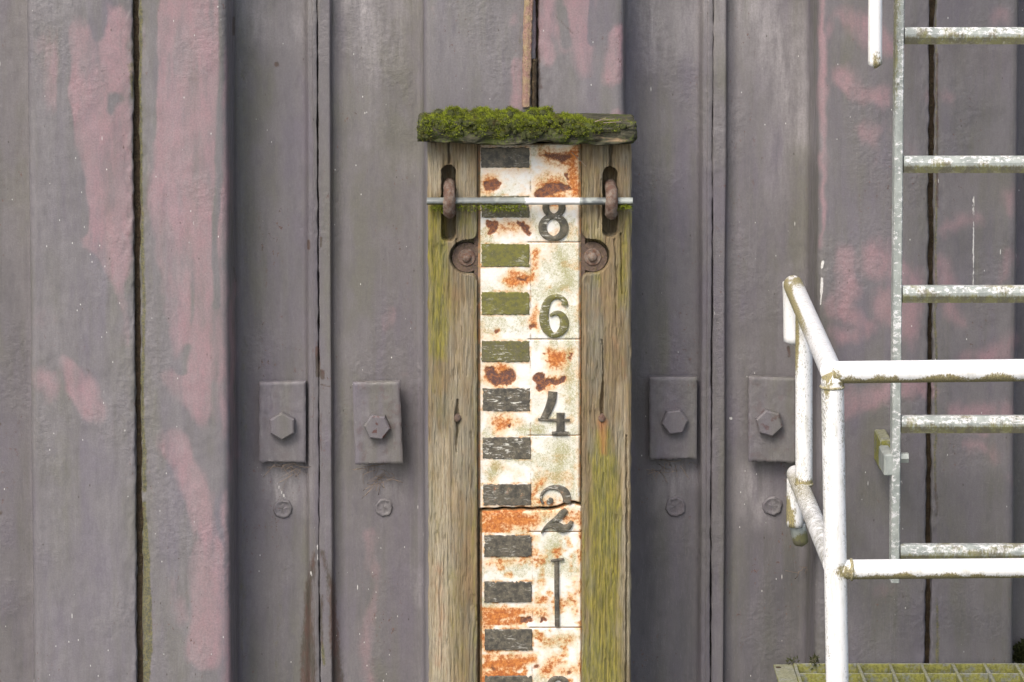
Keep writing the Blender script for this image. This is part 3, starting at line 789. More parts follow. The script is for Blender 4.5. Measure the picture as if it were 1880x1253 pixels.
def hfield(name, U0, U1, V0, V1, Y0, thick, step, fn, mat, parent, edge_rough=0.0):
    """relief panel between photo columns U0..U1 and rows V0..V1 on plane Y0; fn gives depth and attributes"""
    x0, _ = at(U0, 800, Y0); x1, _ = at(U1, 800, Y0); _, z1 = at(972, V0, Y0); _, z0 = at(972, V1, Y0)
    nx = int((x1 - x0) / step) + 1; nz = int((z1 - z0) / step) + 1
    X, Z = np.meshgrid(np.linspace(x0, x1, nx), np.linspace(z0, z1, nz)); X = X.ravel(); Z = Z.ravel()
    U, V = proj(X, np.full_like(X, Y0), Z)
    d, at_ = fn(U, V, X, Z)
    P = np.stack([X, Y0 + d, Z], 1)
    idx = np.arange(nx * nz).reshape(nz, nx)
    if edge_rough:
        P[idx[:, 0], 0] += (fbm(Z[idx[:, 0]] * 40, Z[idx[:, 0]] * 0, 4, 3) - .5) * edge_rough
        P[idx[:, -1], 0] += (fbm(Z[idx[:, -1]] * 40, Z[idx[:, -1]] * 0 + 5, 4, 6) - .5) * edge_rough
    ring = np.r_[idx[0, :], idx[1:, -1], idx[-1, -2::-1], idx[-2:0:-1, 0]]
    S = P[ring].copy(); S[:, 1] = Y0 + thick; n0 = len(P); m = len(ring); r2 = np.roll(ring, -1); a = np.arange(m); b = np.roll(a, -1)
    sk = np.stack([ring, n0 + a, n0 + b, r2], 1)
    A = {k: np.vstack([v, v[ring]]) for k, v in at_.items()}
    return mk(name, np.vstack([P, S]), np.vstack([grid_faces(nx, nz), sk]), mat, parent, attrs=A)

def rr(u, v, x0, y0, x1, y1, r):                 # signed distance to a capsule-ish rounded box
    cx, cy = (x0 + x1) / 2, (y0 + y1) / 2; qx = np.abs(u - cx) - (x1 - x0) / 2 + r; qy = np.abs(v - cy) - (y1 - y0) / 2 + r
    return np.hypot(np.maximum(qx, 0), np.maximum(qy, 0)) + np.minimum(np.maximum(qx, qy), 0) - r
def smin(a, b, k):
    h = np.clip(.5 + .5 * (b - a) / k, 0, 1); return b * (1 - h) + a * h - k * h * (1 - h)

def timber(side):
    left = side < 0
    U0, U1 = (786, 881) if left else (1064, 1159)
    lug = (857, 473) if left else (1088, 472)
    slot = (811, 304, 836, 444) if left else (1107, 308, 1133, 436)
    inner = (880, 1) if left else (1065, -1)
    def fn(U, V, X, Z):
        w = (fbm(U / 9, V / 90, 3, 4) - .5) * 6
        g1 = fbm((U + w) / 3.2, V / 120, 3, 1); g2 = fbm((U + w) / 1.4, V / 60, 2, 7)
        d = (.5 - g1) * .0045 + (.5 - g2) * .0020 + .0022 * sstep(.62, .74, fbm((U + w) / 2.6, V / 38, 3, 27)) + (fbm(U / 30, V / 160, 2, 9) - .5) * .004
        # rounding of the outer arris
        eo = (U - U0) if left else (U1 - U)
        d += .006 * np.clip(1 - eo / 5, 0, 1) ** 2
        # bolt slot and recess for the lug of the casting, with wavy cut edges
        we = (fbm(U / 7, V / 7, 3, 13) - .5) * 2.4
        sd = rr(U, V, *slot, 12) + we
        d += .05 * sstep(1.2, -1.2, sd)
        ei = (U - inner[0]) * -inner[1] + 3                       # >0 inside the timber, away from the plate
        ei = (inner[0] - 3 - U) if left else (U - inner[0] - 3)
        cut = smin(np.hypot(U - lug[0], V - lug[1]) - 31, ei + we * .8, 22)
        cut = np.where(V < 300, np.minimum(cut, ei + 1), cut)
        d += .03 * sstep(1.5, -1.5, cut)
        # drying cracks
        ck = [(1, 1.3, [(824, 262, 1.2), (825, 300, 1.5)]), (.9, 1.2, [(838, 440, 1.0), (838, 466, 1)]), (1, 1.6, [(840, 735, .5), (839, 766, 3.5)]), (.9, 1.6, [(840, 772, 3.2), (838, 832, .5)])] if left else \
             [(1, 1.6, [(1122, 268, 2.6), (1121, 305, 2.5)]), (.7, 1.2, [(1128, 440, .8), (1132, 520, .6), (1130, 600, .4)]), (.7, 1.2, [(1140, 430, .9), (1142, 540, .5)]),
              (1, 1.4, [(1106, 625, .4), (1107, 700, .8), (1105, 735, 3.2), (1105, 762, 2.5)]), (1, 1.4, [(1150, 800, .5), (1151, 960, 1.2), (1149, 1260, 1.0)]), (.5, 1.2, [(1104, 330, .6), (1098, 420, .6)])]
        cr = strokes(U + (fbm(U / 5, V / 14, 2, 6) - .5) * 3, V, ck, 1.3)
        d += .014 * cr
        A = np.zeros((len(U), 4))
        wu = U + (fbm(U / 12, V / 70, 3, 31) - .5) * 24; wv = V + (fbm(U / 20, V / 30, 3, 33) - .5) * 40
        if left:
            al = [(1, 14, [(798, 385, 12), (800, 480, 22), (808, 560, 24), (806, 650, 12)]), (.8, 16, [(850, 400, 12), (870, 440, 8)]), (.55, 30, [(800, 690, 16), (812, 760, 10)]),
                  (.6, 5, [(874, 520, 3), (876, 1260, 4)]), (.55, 22, [(830, 1060, 14), (845, 1240, 12)]), (.75, 10, [(880, 400, 5), (872, 500, 10)]), (.45, 20, [(855, 960, 12)]), (.5, 20, [(790, 860, 8), (800, 980, 6)])]
            bl = [(.9, 12, [(797, 290, 6), (797, 345, 8)]), (.5, 14, [(850, 300, 14), (856, 370, 10)]), (.95, 18, [(812, 820, 14), (812, 900, 20), (810, 1000, 20), (808, 1120, 22), (808, 1250, 22)]), (.6, 16, [(850, 560, 8), (835, 900, 10)])]
            ru = [(.5, 14, [(806, 1040, 12), (812, 1130, 10), (804, 1220, 10)]), (.3, 12, [(846, 1010, 8)]), (.2, 14, [(830, 540, 10), (845, 640, 8)])]
        else:
            al = [(1, 14, [(1106, 800, 14), (1112, 870, 24), (1110, 1000, 30), (1112, 1130, 28), (1110, 1260, 32)]), (.85, 12, [(1150, 400, 8), (1146, 470, 10), (1142, 560, 8)]), (.6, 16, [(1095, 400, 12), (1100, 520, 14)]),
                  (.8, 8, [(1085, 900, 10), (1080, 1250, 10)]), (.5, 10, [(1076, 320, 4), (1078, 430, 6)]), (.4, 14, [(1080, 700, 8)])]
            bl = [(.8, 8, [(1098, 390, 8), (1096, 430, 8)]), (.7, 10, [(1142, 720, 8), (1146, 860, 8), (1148, 1040, 6), (1148, 1200, 5)]), (.5, 14, [(1146, 290, 8)]), (.4, 18, [(1090, 600, 10)])]
            ru = [(.95, 9, [(1106, 776, 7), (1108, 832, 4)]), (.5, 10, [(1128, 620, 4), (1148, 690, 4)]), (.4, 12, [(1144, 310, 10)]), (.4, 12, [(1150, 950, 3), (1146, 1050, 3)]), (.35, 10, [(1108, 890, 5)])]
        A[:, 0] = strokes(wu, wv, al); A[:, 1] = strokes(wu, wv, bl); A[:, 2] = strokes(U + (wu - U) * .3, V, ru)
        return d, {"grow": A}
    return hfield("timber_board", U0, U1, 262, 1300, YT, .108, .00125, fn, WOOD, gauge, .004)
tl = timber(-1); tr = timber(+1)
tag(tl, "weathered board stained yellow green over its upper half"); tag(tr, "weathered board with rust streak below its nail and bright green algae lower down")
g = Geo(); x0, _ = at(868, 700, -.06); x1, _ = at(1078, 700, -.06); _, z1 = at(972, 266, -.06); _, z0 = at(972, 1300, -.06)
g.box(((x0 + x1) / 2, -.043, (z0 + z1) / 2), (x1 - x0, .07, z1 - z0)); g.build("back_board", ROT, gauge)

# --- the two cast plates
RU_UP = [(1, 10, [(900, 335, 16), (892, 352, 8)]), (1, 9, [(1050, 280, 14), (1054, 355, 12)]), (.85, 12, [(1000, 282, 16), (1040, 300, 16)]), (.75, 12, [(1015, 350, 38)]), (.7, 10, [(890, 314, 4), (970, 312, 4)]),
 (.7, 8, [(902, 420, 13), (965, 415, 14)]), (.6, 6, [(1048, 430, 5)]), (.85, 6, [(984, 460, 8), (978, 500, 6), (975, 515, 10), (945, 512, 20), (925, 516, 8)]), (.5, 8, [(1000, 470, 10)]),
 (.75, 6, [(985, 560, 5), (978, 590, 10), (985, 602, 6)]), (.5, 6, [(1030, 558, 8), (1048, 556, 4)]), (.6, 5, [(912, 606, 5)]),
 (.85, 8, [(1020, 660, 24), (1010, 650, 12), (1048, 650, 8)]), (.8, 9, [(915, 690, 30)]), (.7, 10, [(1000, 705, 20), (1030, 695, 16)]), (.8, 8, [(918, 778, 20), (935, 772, 14)]), (.6, 8, [(930, 760, 12), (955, 775, 8)]),
 (.5, 8, [(895, 850, 6), (960, 870, 4)]), (.85, 7, [(998, 880, 8), (978, 905, 8), (975, 922, 8), (1010, 925, 12)]), (.5, 6, [(888, 862, 4), (900, 878, 4)]), (.5, 3, [(1060, 620, 2), (1060, 930, 2)]), (.5, 8, [(1040, 735, 6)]), (.45, 4, [(885, 500, 2), (885, 870, 2)])]
DK_UP = [(1, 4, [(898, 342, 10), (910, 338, 9)]), (1, 4, [(990, 360, 8), (1008, 348, 11), (1030, 344, 8), (1046, 348, 4)]), (.9, 3, [(1040, 322, 3), (1044, 330, 3)]), (.75, 5, [(1000, 284, 5), (1030, 292, 10), (1045, 285, 6)]), (.9, 3, [(897, 412, 7), (910, 410, 6), (900, 428, 5)]),
 (.9, 3, [(952, 410, 5), (965, 420, 7), (972, 428, 4)]), (.7, 3, [(952, 512, 5), (965, 512, 5)]), (.8, 3, [(978, 600, 5)]), (.9, 3, [(912, 608, 4)]), (1, 4, [(902, 684, 10), (912, 697, 11), (935, 692, 12)]),
 (1, 3, [(990, 692, 9), (992, 710, 8), (1005, 700, 5), (1022, 702, 5), (1034, 696, 5)]), (.7, 3, [(1052, 652, 4), (1048, 660, 3)]), (.6, 3, [(1000, 650, 3)]), (.8, 2, [(936, 782, 4)]), (.5, 5, [(905, 775, 5)])]
AL_UP = [(.9, 16, [(1030, 470, 20), (1045, 520, 20), (1010, 540, 16)]), (.55, 14, [(930, 520, 20), (960, 600, 20)]), (.8, 14, [(1045, 580, 12), (1045, 690, 16), (1050, 760, 12)]), (.9, 12, [(990, 790, 14), (955, 788, 10)]),
 (.75, 20, [(1030, 830, 34), (1020, 880, 28)]), (.9, 10, [(910, 858, 14), (900, 875, 10)]), (.8, 12, [(1052, 830, 8), (1052, 915, 10)]), (.7, 10, [(975, 395, 10), (990, 430, 6)]), (.6, 12, [(985, 740, 14)]), (.5, 14, [(940, 345, 16)])]
RU_LO = [(1, 10, [(895, 955, 14), (940, 958, 18), (980, 955, 16)]), (.8, 10, [(1000, 940, 12), (1055, 940, 8), (1040, 955, 6)]), (.75, 8, [(895, 1035, 8), (950, 1030, 8)]), (1, 8, [(900, 1130, 14), (930, 1130, 16), (945, 1140, 10)]), (.8, 8, [(960, 1120, 10), (1000, 1125, 12)]),
 (.75, 7, [(1056, 1060, 5), (1056, 1130, 5)]), (1, 8, [(900, 1218, 14), (945, 1218, 16), (980, 1210, 8)]), (.8, 9, [(1018, 1215, 16), (1000, 1235, 12), (1055, 1230, 10)]), (.7, 8, [(1000, 1180, 10), (1050, 1175, 10)]), (.6, 5, [(1000, 1030, 4)]), (.5, 4, [(1062, 940, 3), (1062, 1250, 3)]), (.8, 10, [(900, 1300, 20), (1020, 1290, 20)]), (.5, 3, [(890, 940, 2), (890, 1290, 2)])]
DK_LO = [(.9, 2.5, [(958, 1138, 5), (972, 1139, 5)]), (.95, 2.5, [(997, 1138, 5)]), (.6, 3, [(985, 1225, 5)]), (.6, 3, [(905, 1228, 7)]), (.6, 3, [(1045, 1234, 5)])]
AL_LO = [(.8, 14, [(1020, 1000, 20), (990, 1060, 12)]), (.9, 8, [(1052, 1020, 5), (1048, 1050, 6)]), (.6, 14, [(905, 1052, 10)]), (.5, 16, [(1020, 1120, 16), (1030, 1200, 10)]), (.7, 8, [(1048, 965, 6)])]
def crack_y(U): return 931 + .00 * U - 9 * sstep(1020, 1045, U) + 3 * sstep(1050, 1066, U) + 1.0 * np.sin(U / 19.0) + .7 * np.sin(U / 5.3) + 3 * sstep(1010, 890, U)
LINES = [445, 623.5, 800, 977, 1153]
BARS = [(883, 972, 271, 308, True, (.2, .32, .25)), (884, 972, 360, 400, True, (.5, .2, .6)), (884, 972, 448, 490, True, (.95, .1, .35)), (884, 972, 536, 578, True, (.85, .1, .25)), (884, 972, 626, 665, True, (.6, .1, .8)),
        (886, 973, 713, 755, True, (.15, .35, 1)), (886, 974, 803, 843, True, (.3, .15, .9)), (887, 975, 889, 928, True, (.25, .4, .3)),
        (889, 976, 983, 1022, False, (.25, .25, .45)), (889, 976, 1068, 1106, False, (.12, .25, .55)), (890, 977, 1155, 1194, False, (.12, .25, .45)), (890, 977, 1241, 1280, False, (.1, .3, .3))]
def plate(upper):
    def fn(U, V, X, Z):
        off = 0 if upper else 3.0                        # lower casting sits a touch to the side
        Uo = U - off
        d = (fbm(U / 20, V / 20, 3, 3) - .5) * .0014
        ed = np.minimum(Uo - 879, 1065 - Uo)
        d += .004 * sstep(3.0, 1.0, ed)
        e = .95 * sstep(5.0, 2.0, Uo - 879) + .8 * sstep(2.2, .8, 1065 - Uo)
        for y in LINES:
            gr = sstep(1.8, .6, np.abs(V - y)) * sstep(966, 970, Uo)
            d += .0022 * gr; e = np.maximum(e, .85 * gr)
        e = np.maximum(e, .55 * sstep(3.0, 1.2, np.abs(Uo - 974)) * sstep(.3, .6, fbm(U / 9, V / 30, 2, 8)))
        if upper: e = np.maximum(e, .8 * sstep(6, 1, crack_y(U) - V)); e = np.maximum(e, .6 * sstep(276, 268, V) * (U < 1000))
        else: e = np.maximum(e, .9 * sstep(9, 3, V - crack_y(U))); d += .006 * sstep(7, 1, V - crack_y(U) - 2)
        wu = U + (fbm(U / 9, V / 9, 3, 41) - .5) * 9; wv = V + (fbm(U / 9, V / 9, 3, 43) - .5) * 9
        ru, dk, al = (RU_UP, DK_UP, AL_UP) if upper else (RU_LO, DK_LO, AL_LO)
        A = np.stack([strokes(wu, wv, [(v, s * 1.7, t) for v, s, t in ru]), strokes(wu, wv, dk), strokes(wu, wv, [(v, s * 1.5, t) for v, s, t in al])], 1)
        E = np.stack([e, e * 0, e * 0], 1)
        for u0, u1, v0, v1, up, _ in BARS:                # rust creeps out along the raised bars
            sd = np.hypot(np.maximum(np.maximum(u0 - U, U - u1), 0), np.maximum(np.maximum(v0 - V, V - v1), 0))
            A[:, 0] = np.maximum(A[:, 0], (.50 if upper else .62) * sstep(7, 1, sd) * sstep(.30, .62, fbm(U / 16, V / 9, 3, 71)))
        A[:, 0] = np.maximum(A[:, 0], (.42 if upper else .62) * sstep(14, 3, 1065 - Uo) * sstep(.35, .6, fbm(U / 10, V / 24, 3, 73)))
        A[:, 0] = np.maximum(A[:, 0], .40 * sstep(.48, .74, fbm(U / 26, V / 22, 4, 77)) * (1 if upper else 1.7))
        if not upper: A[:, 0] = np.maximum(A[:, 0], (.55 + .5 * fbm(U / 18, V / 12, 3, 81)) * sstep(975, 960, U) * np.maximum(np.maximum(sstep(982, 976, V), sstep(1112, 1118, V) * sstep(1152, 1146, V)), sstep(1198, 1204, V)) * sstep(.22, .42, fbm(U / 22, V / 16, 3, 83)))
        A[:, 2] = np.maximum(A[:, 2], .55 * sstep(.44, .66, fbm(U / 30, V / 34, 4, 79)))
        # bare iron eats into the enamel
        d += .0012 * A[:, 1]
        return d, {"grow": A, "edge": E}
    o = hfield("gauge_plate", 878 if upper else 881, 1066 if upper else 1069, 266 if upper else 924, 938 if upper else 1300, YG if upper else YG + .001, .03, .0014, fn, ENAMEL, gauge)
    # break the castings apart along the uneven crack: slide edge vertices onto it
    me = o.data; n = len(me.vertices); co = np.zeros(n * 3, np.float32); me.vertices.foreach_get("co", co); co = co.reshape(-1, 3)
    wpos = co + np.array(base_of(gauge), np.float32)
    U, V = proj(wpos[:, 0], np.full(n, YG), wpos[:, 2]); c = crack_y(U) + (-1.5 if upper else 3.5)
    k = (V > c) if upper else (V < c)
    _, zc = at(U[k], c[k], YG); co[k, 2] = zc - base_of(gauge)[2]
    me.vertices.foreach_set("co", co.ravel()); me.update()
    return o
pu = plate(True); pl = plate(False)
tag(pu, "upper casting, white enamel with maroon rust scabs"); tag(pl, "lower casting, heavily orange rusted white enamel")

# raised black bars of the scale
for u0, u1, v0, v1, par, cl in BARS:
    x0, z1 = at(u0, v0, YG); x1, z0 = at(u1, v1, YG)
    per = []
    nxp, nzp = 26, 13
    per += [(t, 0) for t in np.linspace(0, 1, nxp)[:-1]] + [(1, t) for t in np.linspace(0, 1, nzp)[:-1]] + [(1 - t, 1) for t in np.linspace(0, 1, nxp)[:-1]] + [(0, 1 - t) for t in np.linspace(0, 1, nzp)[:-1]]
    per = np.array(per); m_ = len(per); jx = rng.normal(0, .00055, m_); jz = rng.normal(0, .00055, m_)
    nick = (rng.random(m_) < .06) * rng.uniform(.001, .0028, m_)
    wx, wz = x1 - x0, z1 - z0; cx_, cz_ = (x0 + x1) / 2, (z0 + z1) / 2
    def rim(ins, y):
        X_ = x0 + per[:, 0] * wx + jx; Z_ = z0 + per[:, 1] * wz + jz
        dx_ = np.where(per[:, 0] <= 0, 1, np.where(per[:, 0] >= 1, -1, 0)); dz_ = np.where(per[:, 1] <= 0, 1, np.where(per[:, 1] >= 1, -1, 0))
        return np.stack([X_ + dx_ * (ins + nick), np.full(m_, y), Z_ + dz_ * (ins + nick)], 1)
    ii = np.arange(m_); jj = np.roll(ii, -1); ff = []
    for r_ in range(2): ff += [(r_ * m_ + a_, r_ * m_ + b_, (r_ + 1) * m_ + b_, (r_ + 1) * m_ + a_) for a_, b_ in zip(ii, jj)]
    ff.append(tuple(range(2 * m_, 3 * m_)))
    g = Geo(); g.add(np.vstack([rim(0, YG + .004), rim(.0002, YG - .0014), rim(.0016, YG - .0026)]), ff)
    o = g.build("scale_bar", BLACK, pu if par else pl); o.color = (*cl, 1)

# numerals in relief: ribbons of varying width with a rounded section
def ribbon(g, pts, lift, closed=False, hgt=.0045, dens=3.0):
    p = np.array(pts, float)
    q = np.vstack([p, p[:1]]) if closed else p
    # Catmull-Rom resample
    out = []
    m = len(q)
    for i in range(m - 1):
        a = q[i - 1] if i > 0 else (q[-2] if closed else 2 * q[0] - q[1]); b = q[i]; c = q[i + 1]
        d = q[i + 2] if i + 2 < m else (q[1] if closed else 2 * q[-1] - q[-2])
        n = max(2, int(np.hypot(*(c - b)[:2]) / dens))
        for t in np.arange(n) / n:
            out.append(.5 * ((2 * b) + (-a + c) * t + (2 * a - 5 * b + 4 * c - d) * t * t + (-a + 3 * b - 3 * c + d) * t ** 3))
    out.append(q[-1]); o = np.array(out)
    T = np.gradient(o[:, :2], axis=0); T /= np.linalg.norm(T, axis=1)[:, None] + 1e-9; Nn = np.stack([-T[:, 1], T[:, 0]], 1)
    prof = [(-1, .004), (-.86, -hgt * .75), (-.55, -hgt), (.55, -hgt), (.86, -hgt * .75), (1, .004)]
    V = []
    for k, dy in prof:
        pp = o[:, :2] + Nn * (o[:, 2] * k)[:, None]
        x, z = at(pp[:, 0], pp[:, 1], YG)
        V.append(np.stack([x, np.full_like(x, YG + dy - lift), z], 1))
    V = np.stack(V, 1); n, w, _ = V.shape; f = []
    for i in range(n - 1):
        for j in range(w - 1): f.append((i * w + j, i * w + j + 1, (i + 1) * w + j + 1, (i + 1) * w + j))
    f.append(tuple(range(w))[::-1]); f.append(tuple((n - 1) * w + j for j in range(w)))
    g.add(V.reshape(-1, 3), f)
def ell(cx, cy, rx, ry, w0, w1, n=16): return [(cx + rx * sin(a), cy - ry * cos(a), w0 + (w1 - w0) * abs(sin(a))) for a in np.arange(n) * 2 * pi / n]
def numeral(parent, parts, cl, label):
    g = Geo()
    for i, (pts, cd) in enumerate(parts): ribbon(g, pts, i * .0005, cd)
    o = g.build("numeral", BLACK, parent, smooth=True); smooth_angle(o, 50); o.color = (*cl, 1); tag(o, label); return o
numeral(pu, [(ell(1017, 381, 15, 15, 4, 7), True), (ell(1016, 418, 20, 20, 5, 8.5), True)], (.35, .1, 1.0), "figure 8 in dark relief half covered by the bar")
numeral(pu, [([(1036, 561, 7), (1037, 555, 6), (1030, 547, 5), (1019, 545, 5), (1007, 552, 7), (1000, 570, 9), (999, 590, 9.5), (1004, 606, 8.5), (1014, 615, 6), (1024, 614, 6), (1034, 604, 8.5), (1036, 590, 9), (1030, 578, 6.5), (1020, 575, 4.5), (1010, 580, 3)], False)], (.7, .1, .7), "figure 6 in olive relief")
numeral(pu, [([(1015, 719, 9), (1013, 735, 9), (1007, 752, 8), (1000, 765, 7), (994, 770, 4)], False), ([(988, 770, 2.2), (1015, 771.5, 2.6), (1046, 771.5, 2.4)], False), ([(1029, 758, 8), (1029, 775, 8), (1029, 793, 8.5)], False), ([(1013, 796, 3.4), (1029, 795.5, 4.2), (1044, 796, 3.4)], False)], (.1, .3, .2), "figure 4 in black relief")
numeral(pu, [([(997, 925, 2.5), (993, 915, 2.5), (997, 904, 3), (1009, 896, 3.5), (1025, 896, 6), (1037, 904, 8.5), (1041, 916, 8.5), (1040, 923, 8)], False), ([(1006, 917, 5), (1009, 920, 8), (1011, 924, 6)], False)], (.25, .4, .7), "upper half of a cracked figure 2")
numeral(pl, [([(1040, 936, 4), (1034, 942, 7), (1022, 953, 5.5), (1008, 963, 4), (998, 973, 2.5), (994, 979, 1.5)], False), ([(1000, 971, 2), (1010, 965, 5), (1022, 966, 8), (1033, 971, 8), (1044, 967, 6), (1050, 957, 3)], False)], (.35, .35, .5), "lower half of a cracked figure 2")
numeral(pl, [([(1022, 1031, 4.5), (1022, 1060, 4.8), (1022.5, 1110, 4.8), (1023, 1150, 4.8)], False), ([(1011, 1029.5, 1.6), (1022, 1028.5, 2.6), (1035, 1026.5, 1.8)], False)], (.15, .2, .15), "tall thin figure 1")
numeral(pl, [(ell(1025, 1260, 15, 15, 3.5, 7), True), (ell(1024, 1298, 20, 19, 5, 8), True)], (.3, .3, .2), "top of the next figure 8")

# lugs with bolts
for lx, ly, par, sgn in ((857, 473, pu, -1), (1088, 472, pu, 1)):
    # ear outline: circle joined to the plate edge by fillets
    th = np.linspace(pi * .33, pi * 1.67, 26); out = [(lx + sgn * -1 * 27 * cos(t), ly - 27 * sin(t)) for t in th]
    ex = 879 if sgn < 0 else 1065
    top = [(ex, ly - 62), (ex + sgn * 4, ly - 48), (ex + sgn * 9, ly - 36)]; bot = [(ex + sgn * 9, ly + 34), (ex + sgn * 4, ly + 46), (ex, ly + 60)]
    poly = top + out + bot
    n = len(poly); Yl = YG + .006; V = [P3(x, y, Yl) for x, y in poly] + [(a, b + .012, c) for a, b, c in [P3(x, y, Yl) for x, y in poly]]
    f = [tuple(range(n)) if sgn > 0 else tuple(range(n))[::-1]] + [(i, (i + 1) % n, n + (i + 1) % n, n + i) for i in range(n)]
    mk("lug", V, f, CASTEDGE, par, smooth=False)
    g = Geo(); bx, bz = at(lx, ly, Yl)
    g.cyl((bx, Yl + .001, bz), (bx, Yl - .003, bz), .0185, .0165, 22); g.cyl((bx, Yl - .003, bz), (bx, Yl - .006, bz), .0105, .009, 14, dome=.005)
    smooth_angle(g.build("bolt", RUST, par), 40)

# cap board: rotten, rounded, laid across the timber tops
def cap():
    n, m = 170, 60
    V = []
    for i in range(n):
        t = i / (n - 1); u = 766 + t * 402
        vt = 221 + 4 * t + 5 * sin(t * 9) * .4; vb = 263 + 3 * t
        ex = min(t, 1 - t) * 402; er = np.clip(ex / 5, 0, 1) ** .5
        x, zt = at(u, vt, -.165); _, zb = at(u, vb, -.165)
        hz = (zt - zb) / 2 * (.82 + .18 * er); cz = (zt + zb) / 2; hy = .082 * (.93 + .07 * er)
        for j in range(m):
            a = 2 * pi * j / m; ca, sa = cos(a), sin(a); e = .24
            py = -math.copysign(abs(ca) ** e, ca); pz = math.copysign(abs(sa) ** e, sa)
            V.append((float(x), -.083 + hy * py, cz + hz * pz, t, j / m))
    V = np.array(V); N = V[:, 1:3] - np.array([-.083, 0]); 
    nz = (fbm(V[:, 0] * 30 + V[:, 1] * 60, V[:, 2] * 160 + V[:, 1] * 9, 4, 2) - .5); nb = fbm(V[:, 0] * 12, V[:, 2] * 50, 3, 5) - .5
    V[:, 1] += np.where(V[:, 1] < -.1, nz * .022 + nb * .026, 0); V[:, 2] += nz * .010 + nb * .008; V[:, 0] += (np.abs(V[:, 3] - .5) > .49) * nz * .012
    f = []
    for i in range(n - 1):
        for j in range(m): k = (j + 1) % m; f.append((i * m + j, (i + 1) * m + j, (i + 1) * m + k, i * m + k))
    f.append(tuple(range(m))); f.append(tuple((n - 1) * m + j for j in range(m))[::-1])
    return mk("cap_board", V[:, :3], f, ROT, gauge)
capb = cap()

def blades(pts, nrm, n, lmin, lmax, wid, spread=.8):
    """n tiny pointed leaves scattered on sample points"""
    k = rng.integers(0, len(pts), n); p = pts[k] + rng.normal(0, .0012, (n, 3)); d = nrm[k] + rng.normal(0, spread * .5, (n, 3)); d /= np.linalg.norm(d, axis=1)[:, None]
    L = rng.uniform(lmin, lmax, n)[:, None]; s = np.cross(d, rng.normal(0, 1, (n, 3))); s /= np.linalg.norm(s, axis=1)[:, None] + 1e-9
    w = wid * rng.uniform(.7, 1.3, n)[:, None]
    bend = rng.normal(0, .35, (n, 3)) * L
    a = p - s * w * .4; b = p + s * w * .4; c = p + d * L * .55 + s * w + bend * .3; e = p + d * L * .55 - s * w + bend * .3; t = p + d * L + bend
    V = np.stack([a, b, c, t, e], 1).reshape(-1, 3); o = np.arange(n) * 5
    return V, np.stack([o, o + 1, o + 2, o + 3, o + 4], 1)

def moss_cushion(cushions, name_parent, nb):
    """cushions: (px,py,rx,rz,ry,Y) lumps; returns base mesh and leaf mesh as parts"""
    Vs = []; Fs = []; n0 = 0; pts = []; nr = []
    for px, py, rx, rz, ry, Y in cushions:
        x, _, z = P3(px, py, Y); nu, nv = 16, 8
        a = np.linspace(0, 2 * pi, nu, endpoint=False); b = np.linspace(-.35 * pi / 2, pi / 2 * .98, nv)
        A, B = np.meshgrid(a, b); A = A.ravel(); B = B.ravel()
        dn = np.stack([np.cos(B) * np.cos(A), np.cos(B) * np.sin(A), np.sin(B)], 1)
        r = 1 + (fbm(A * 3 + px, B * 4 + py, 3, 5) - .5) * .5
        P = np.array([x, Y, z]) + dn * np.array([rx, ry, rz]) * r[:, None]
        ff = []
        for i in range(nv - 1):
            for j in range(nu): k = (j + 1) % nu; ff.append((n0 + i * nu + j, n0 + i * nu + k, n0 + (i + 1) * nu + k, n0 + (i + 1) * nu + j))
        Vs.append(P); Fs += ff; n0 += len(P)
        nn = dn / np.array([rx, ry, rz]); nn /= np.linalg.norm(nn, axis=1)[:, None]
        rep = max(1, int(rx * rz * 9e4))
        if random.random() < (.10 if py < 228 else .36): continue
        pts += [P + rng.normal(0, .002, P.shape) for _ in range(rep)]; nr += [nn] * rep
    pts = np.vstack(pts); nr = np.vstack(nr); nr[:, 2] += .25; nr /= np.linalg.norm(nr, axis=1)[:, None]
    o1 = mk("moss", np.vstack(Vs), Fs, MOSSD, name_parent); o1["kind"] = "stuff"
    V, f = blades(pts, nr, nb, .0014, .0040, .00060)
    o2 = mk("moss", V, f, MOSS, name_parent, smooth=False); o2["kind"] = "stuff"
cush = []
random.seed(4)
for i in range(210):
    t = random.random(); u = 781 + 286 * t
    if 847 < u < 853: continue
    Y = random.uniform(-.165, -.02)
    big = .6 + .7 * random.random()
    top = 222 + 4 * (u - 768) / 400
    cush.append((u, top + random.uniform(-3, 4), .011 * big * random.uniform(.7, 1.5), .0072 * big * random.uniform(.4, 1.5), .012 * random.uniform(.8, 1.6), Y))
for i in range(120):                                        # draping over the front
    u = random.choice([random.uniform(777, 850), random.uniform(856, 918), random.uniform(920, 1000), random.uniform(985, 1070), random.uniform(777, 1075)])
    dr = 27 if u < 925 else (24 if u < 960 else 28)
    cush.append((u, 224 + random.random() ** 1.4 * dr, random.choice([.004, .006, .009]) * random.uniform(.7, 1.3), random.choice([.004, .006, .009]) * random.uniform(.7, 1.3), .006, -.172 + random.uniform(0, .006)))
for u0, w in ((935, 22), (990, 16), (820, 24), (885, 22)):   # higher crests
    for i in range(16): cush.append((u0 + random.gauss(0, w * .5), 218 + random.uniform(-7, 4), .011, .012, .013, random.uniform(-.13, -.03)))
for i in range(60): cush.append((random.gauss(1110, 24), 232 + random.uniform(-3, 8), .007 * random.uniform(.6, 1.2), .006, .006, -.165 + random.uniform(0, .05)))
for i in range(80): cush.append((random.uniform(1058, 1162), 226 + random.random() ** 1.5 * 20, .005 * random.uniform(.5, 1.4), .0035 * random.uniform(.6, 1.4), .005, -.166 + random.uniform(0, .06)))
moss_cushion(cush, capb, 150000)
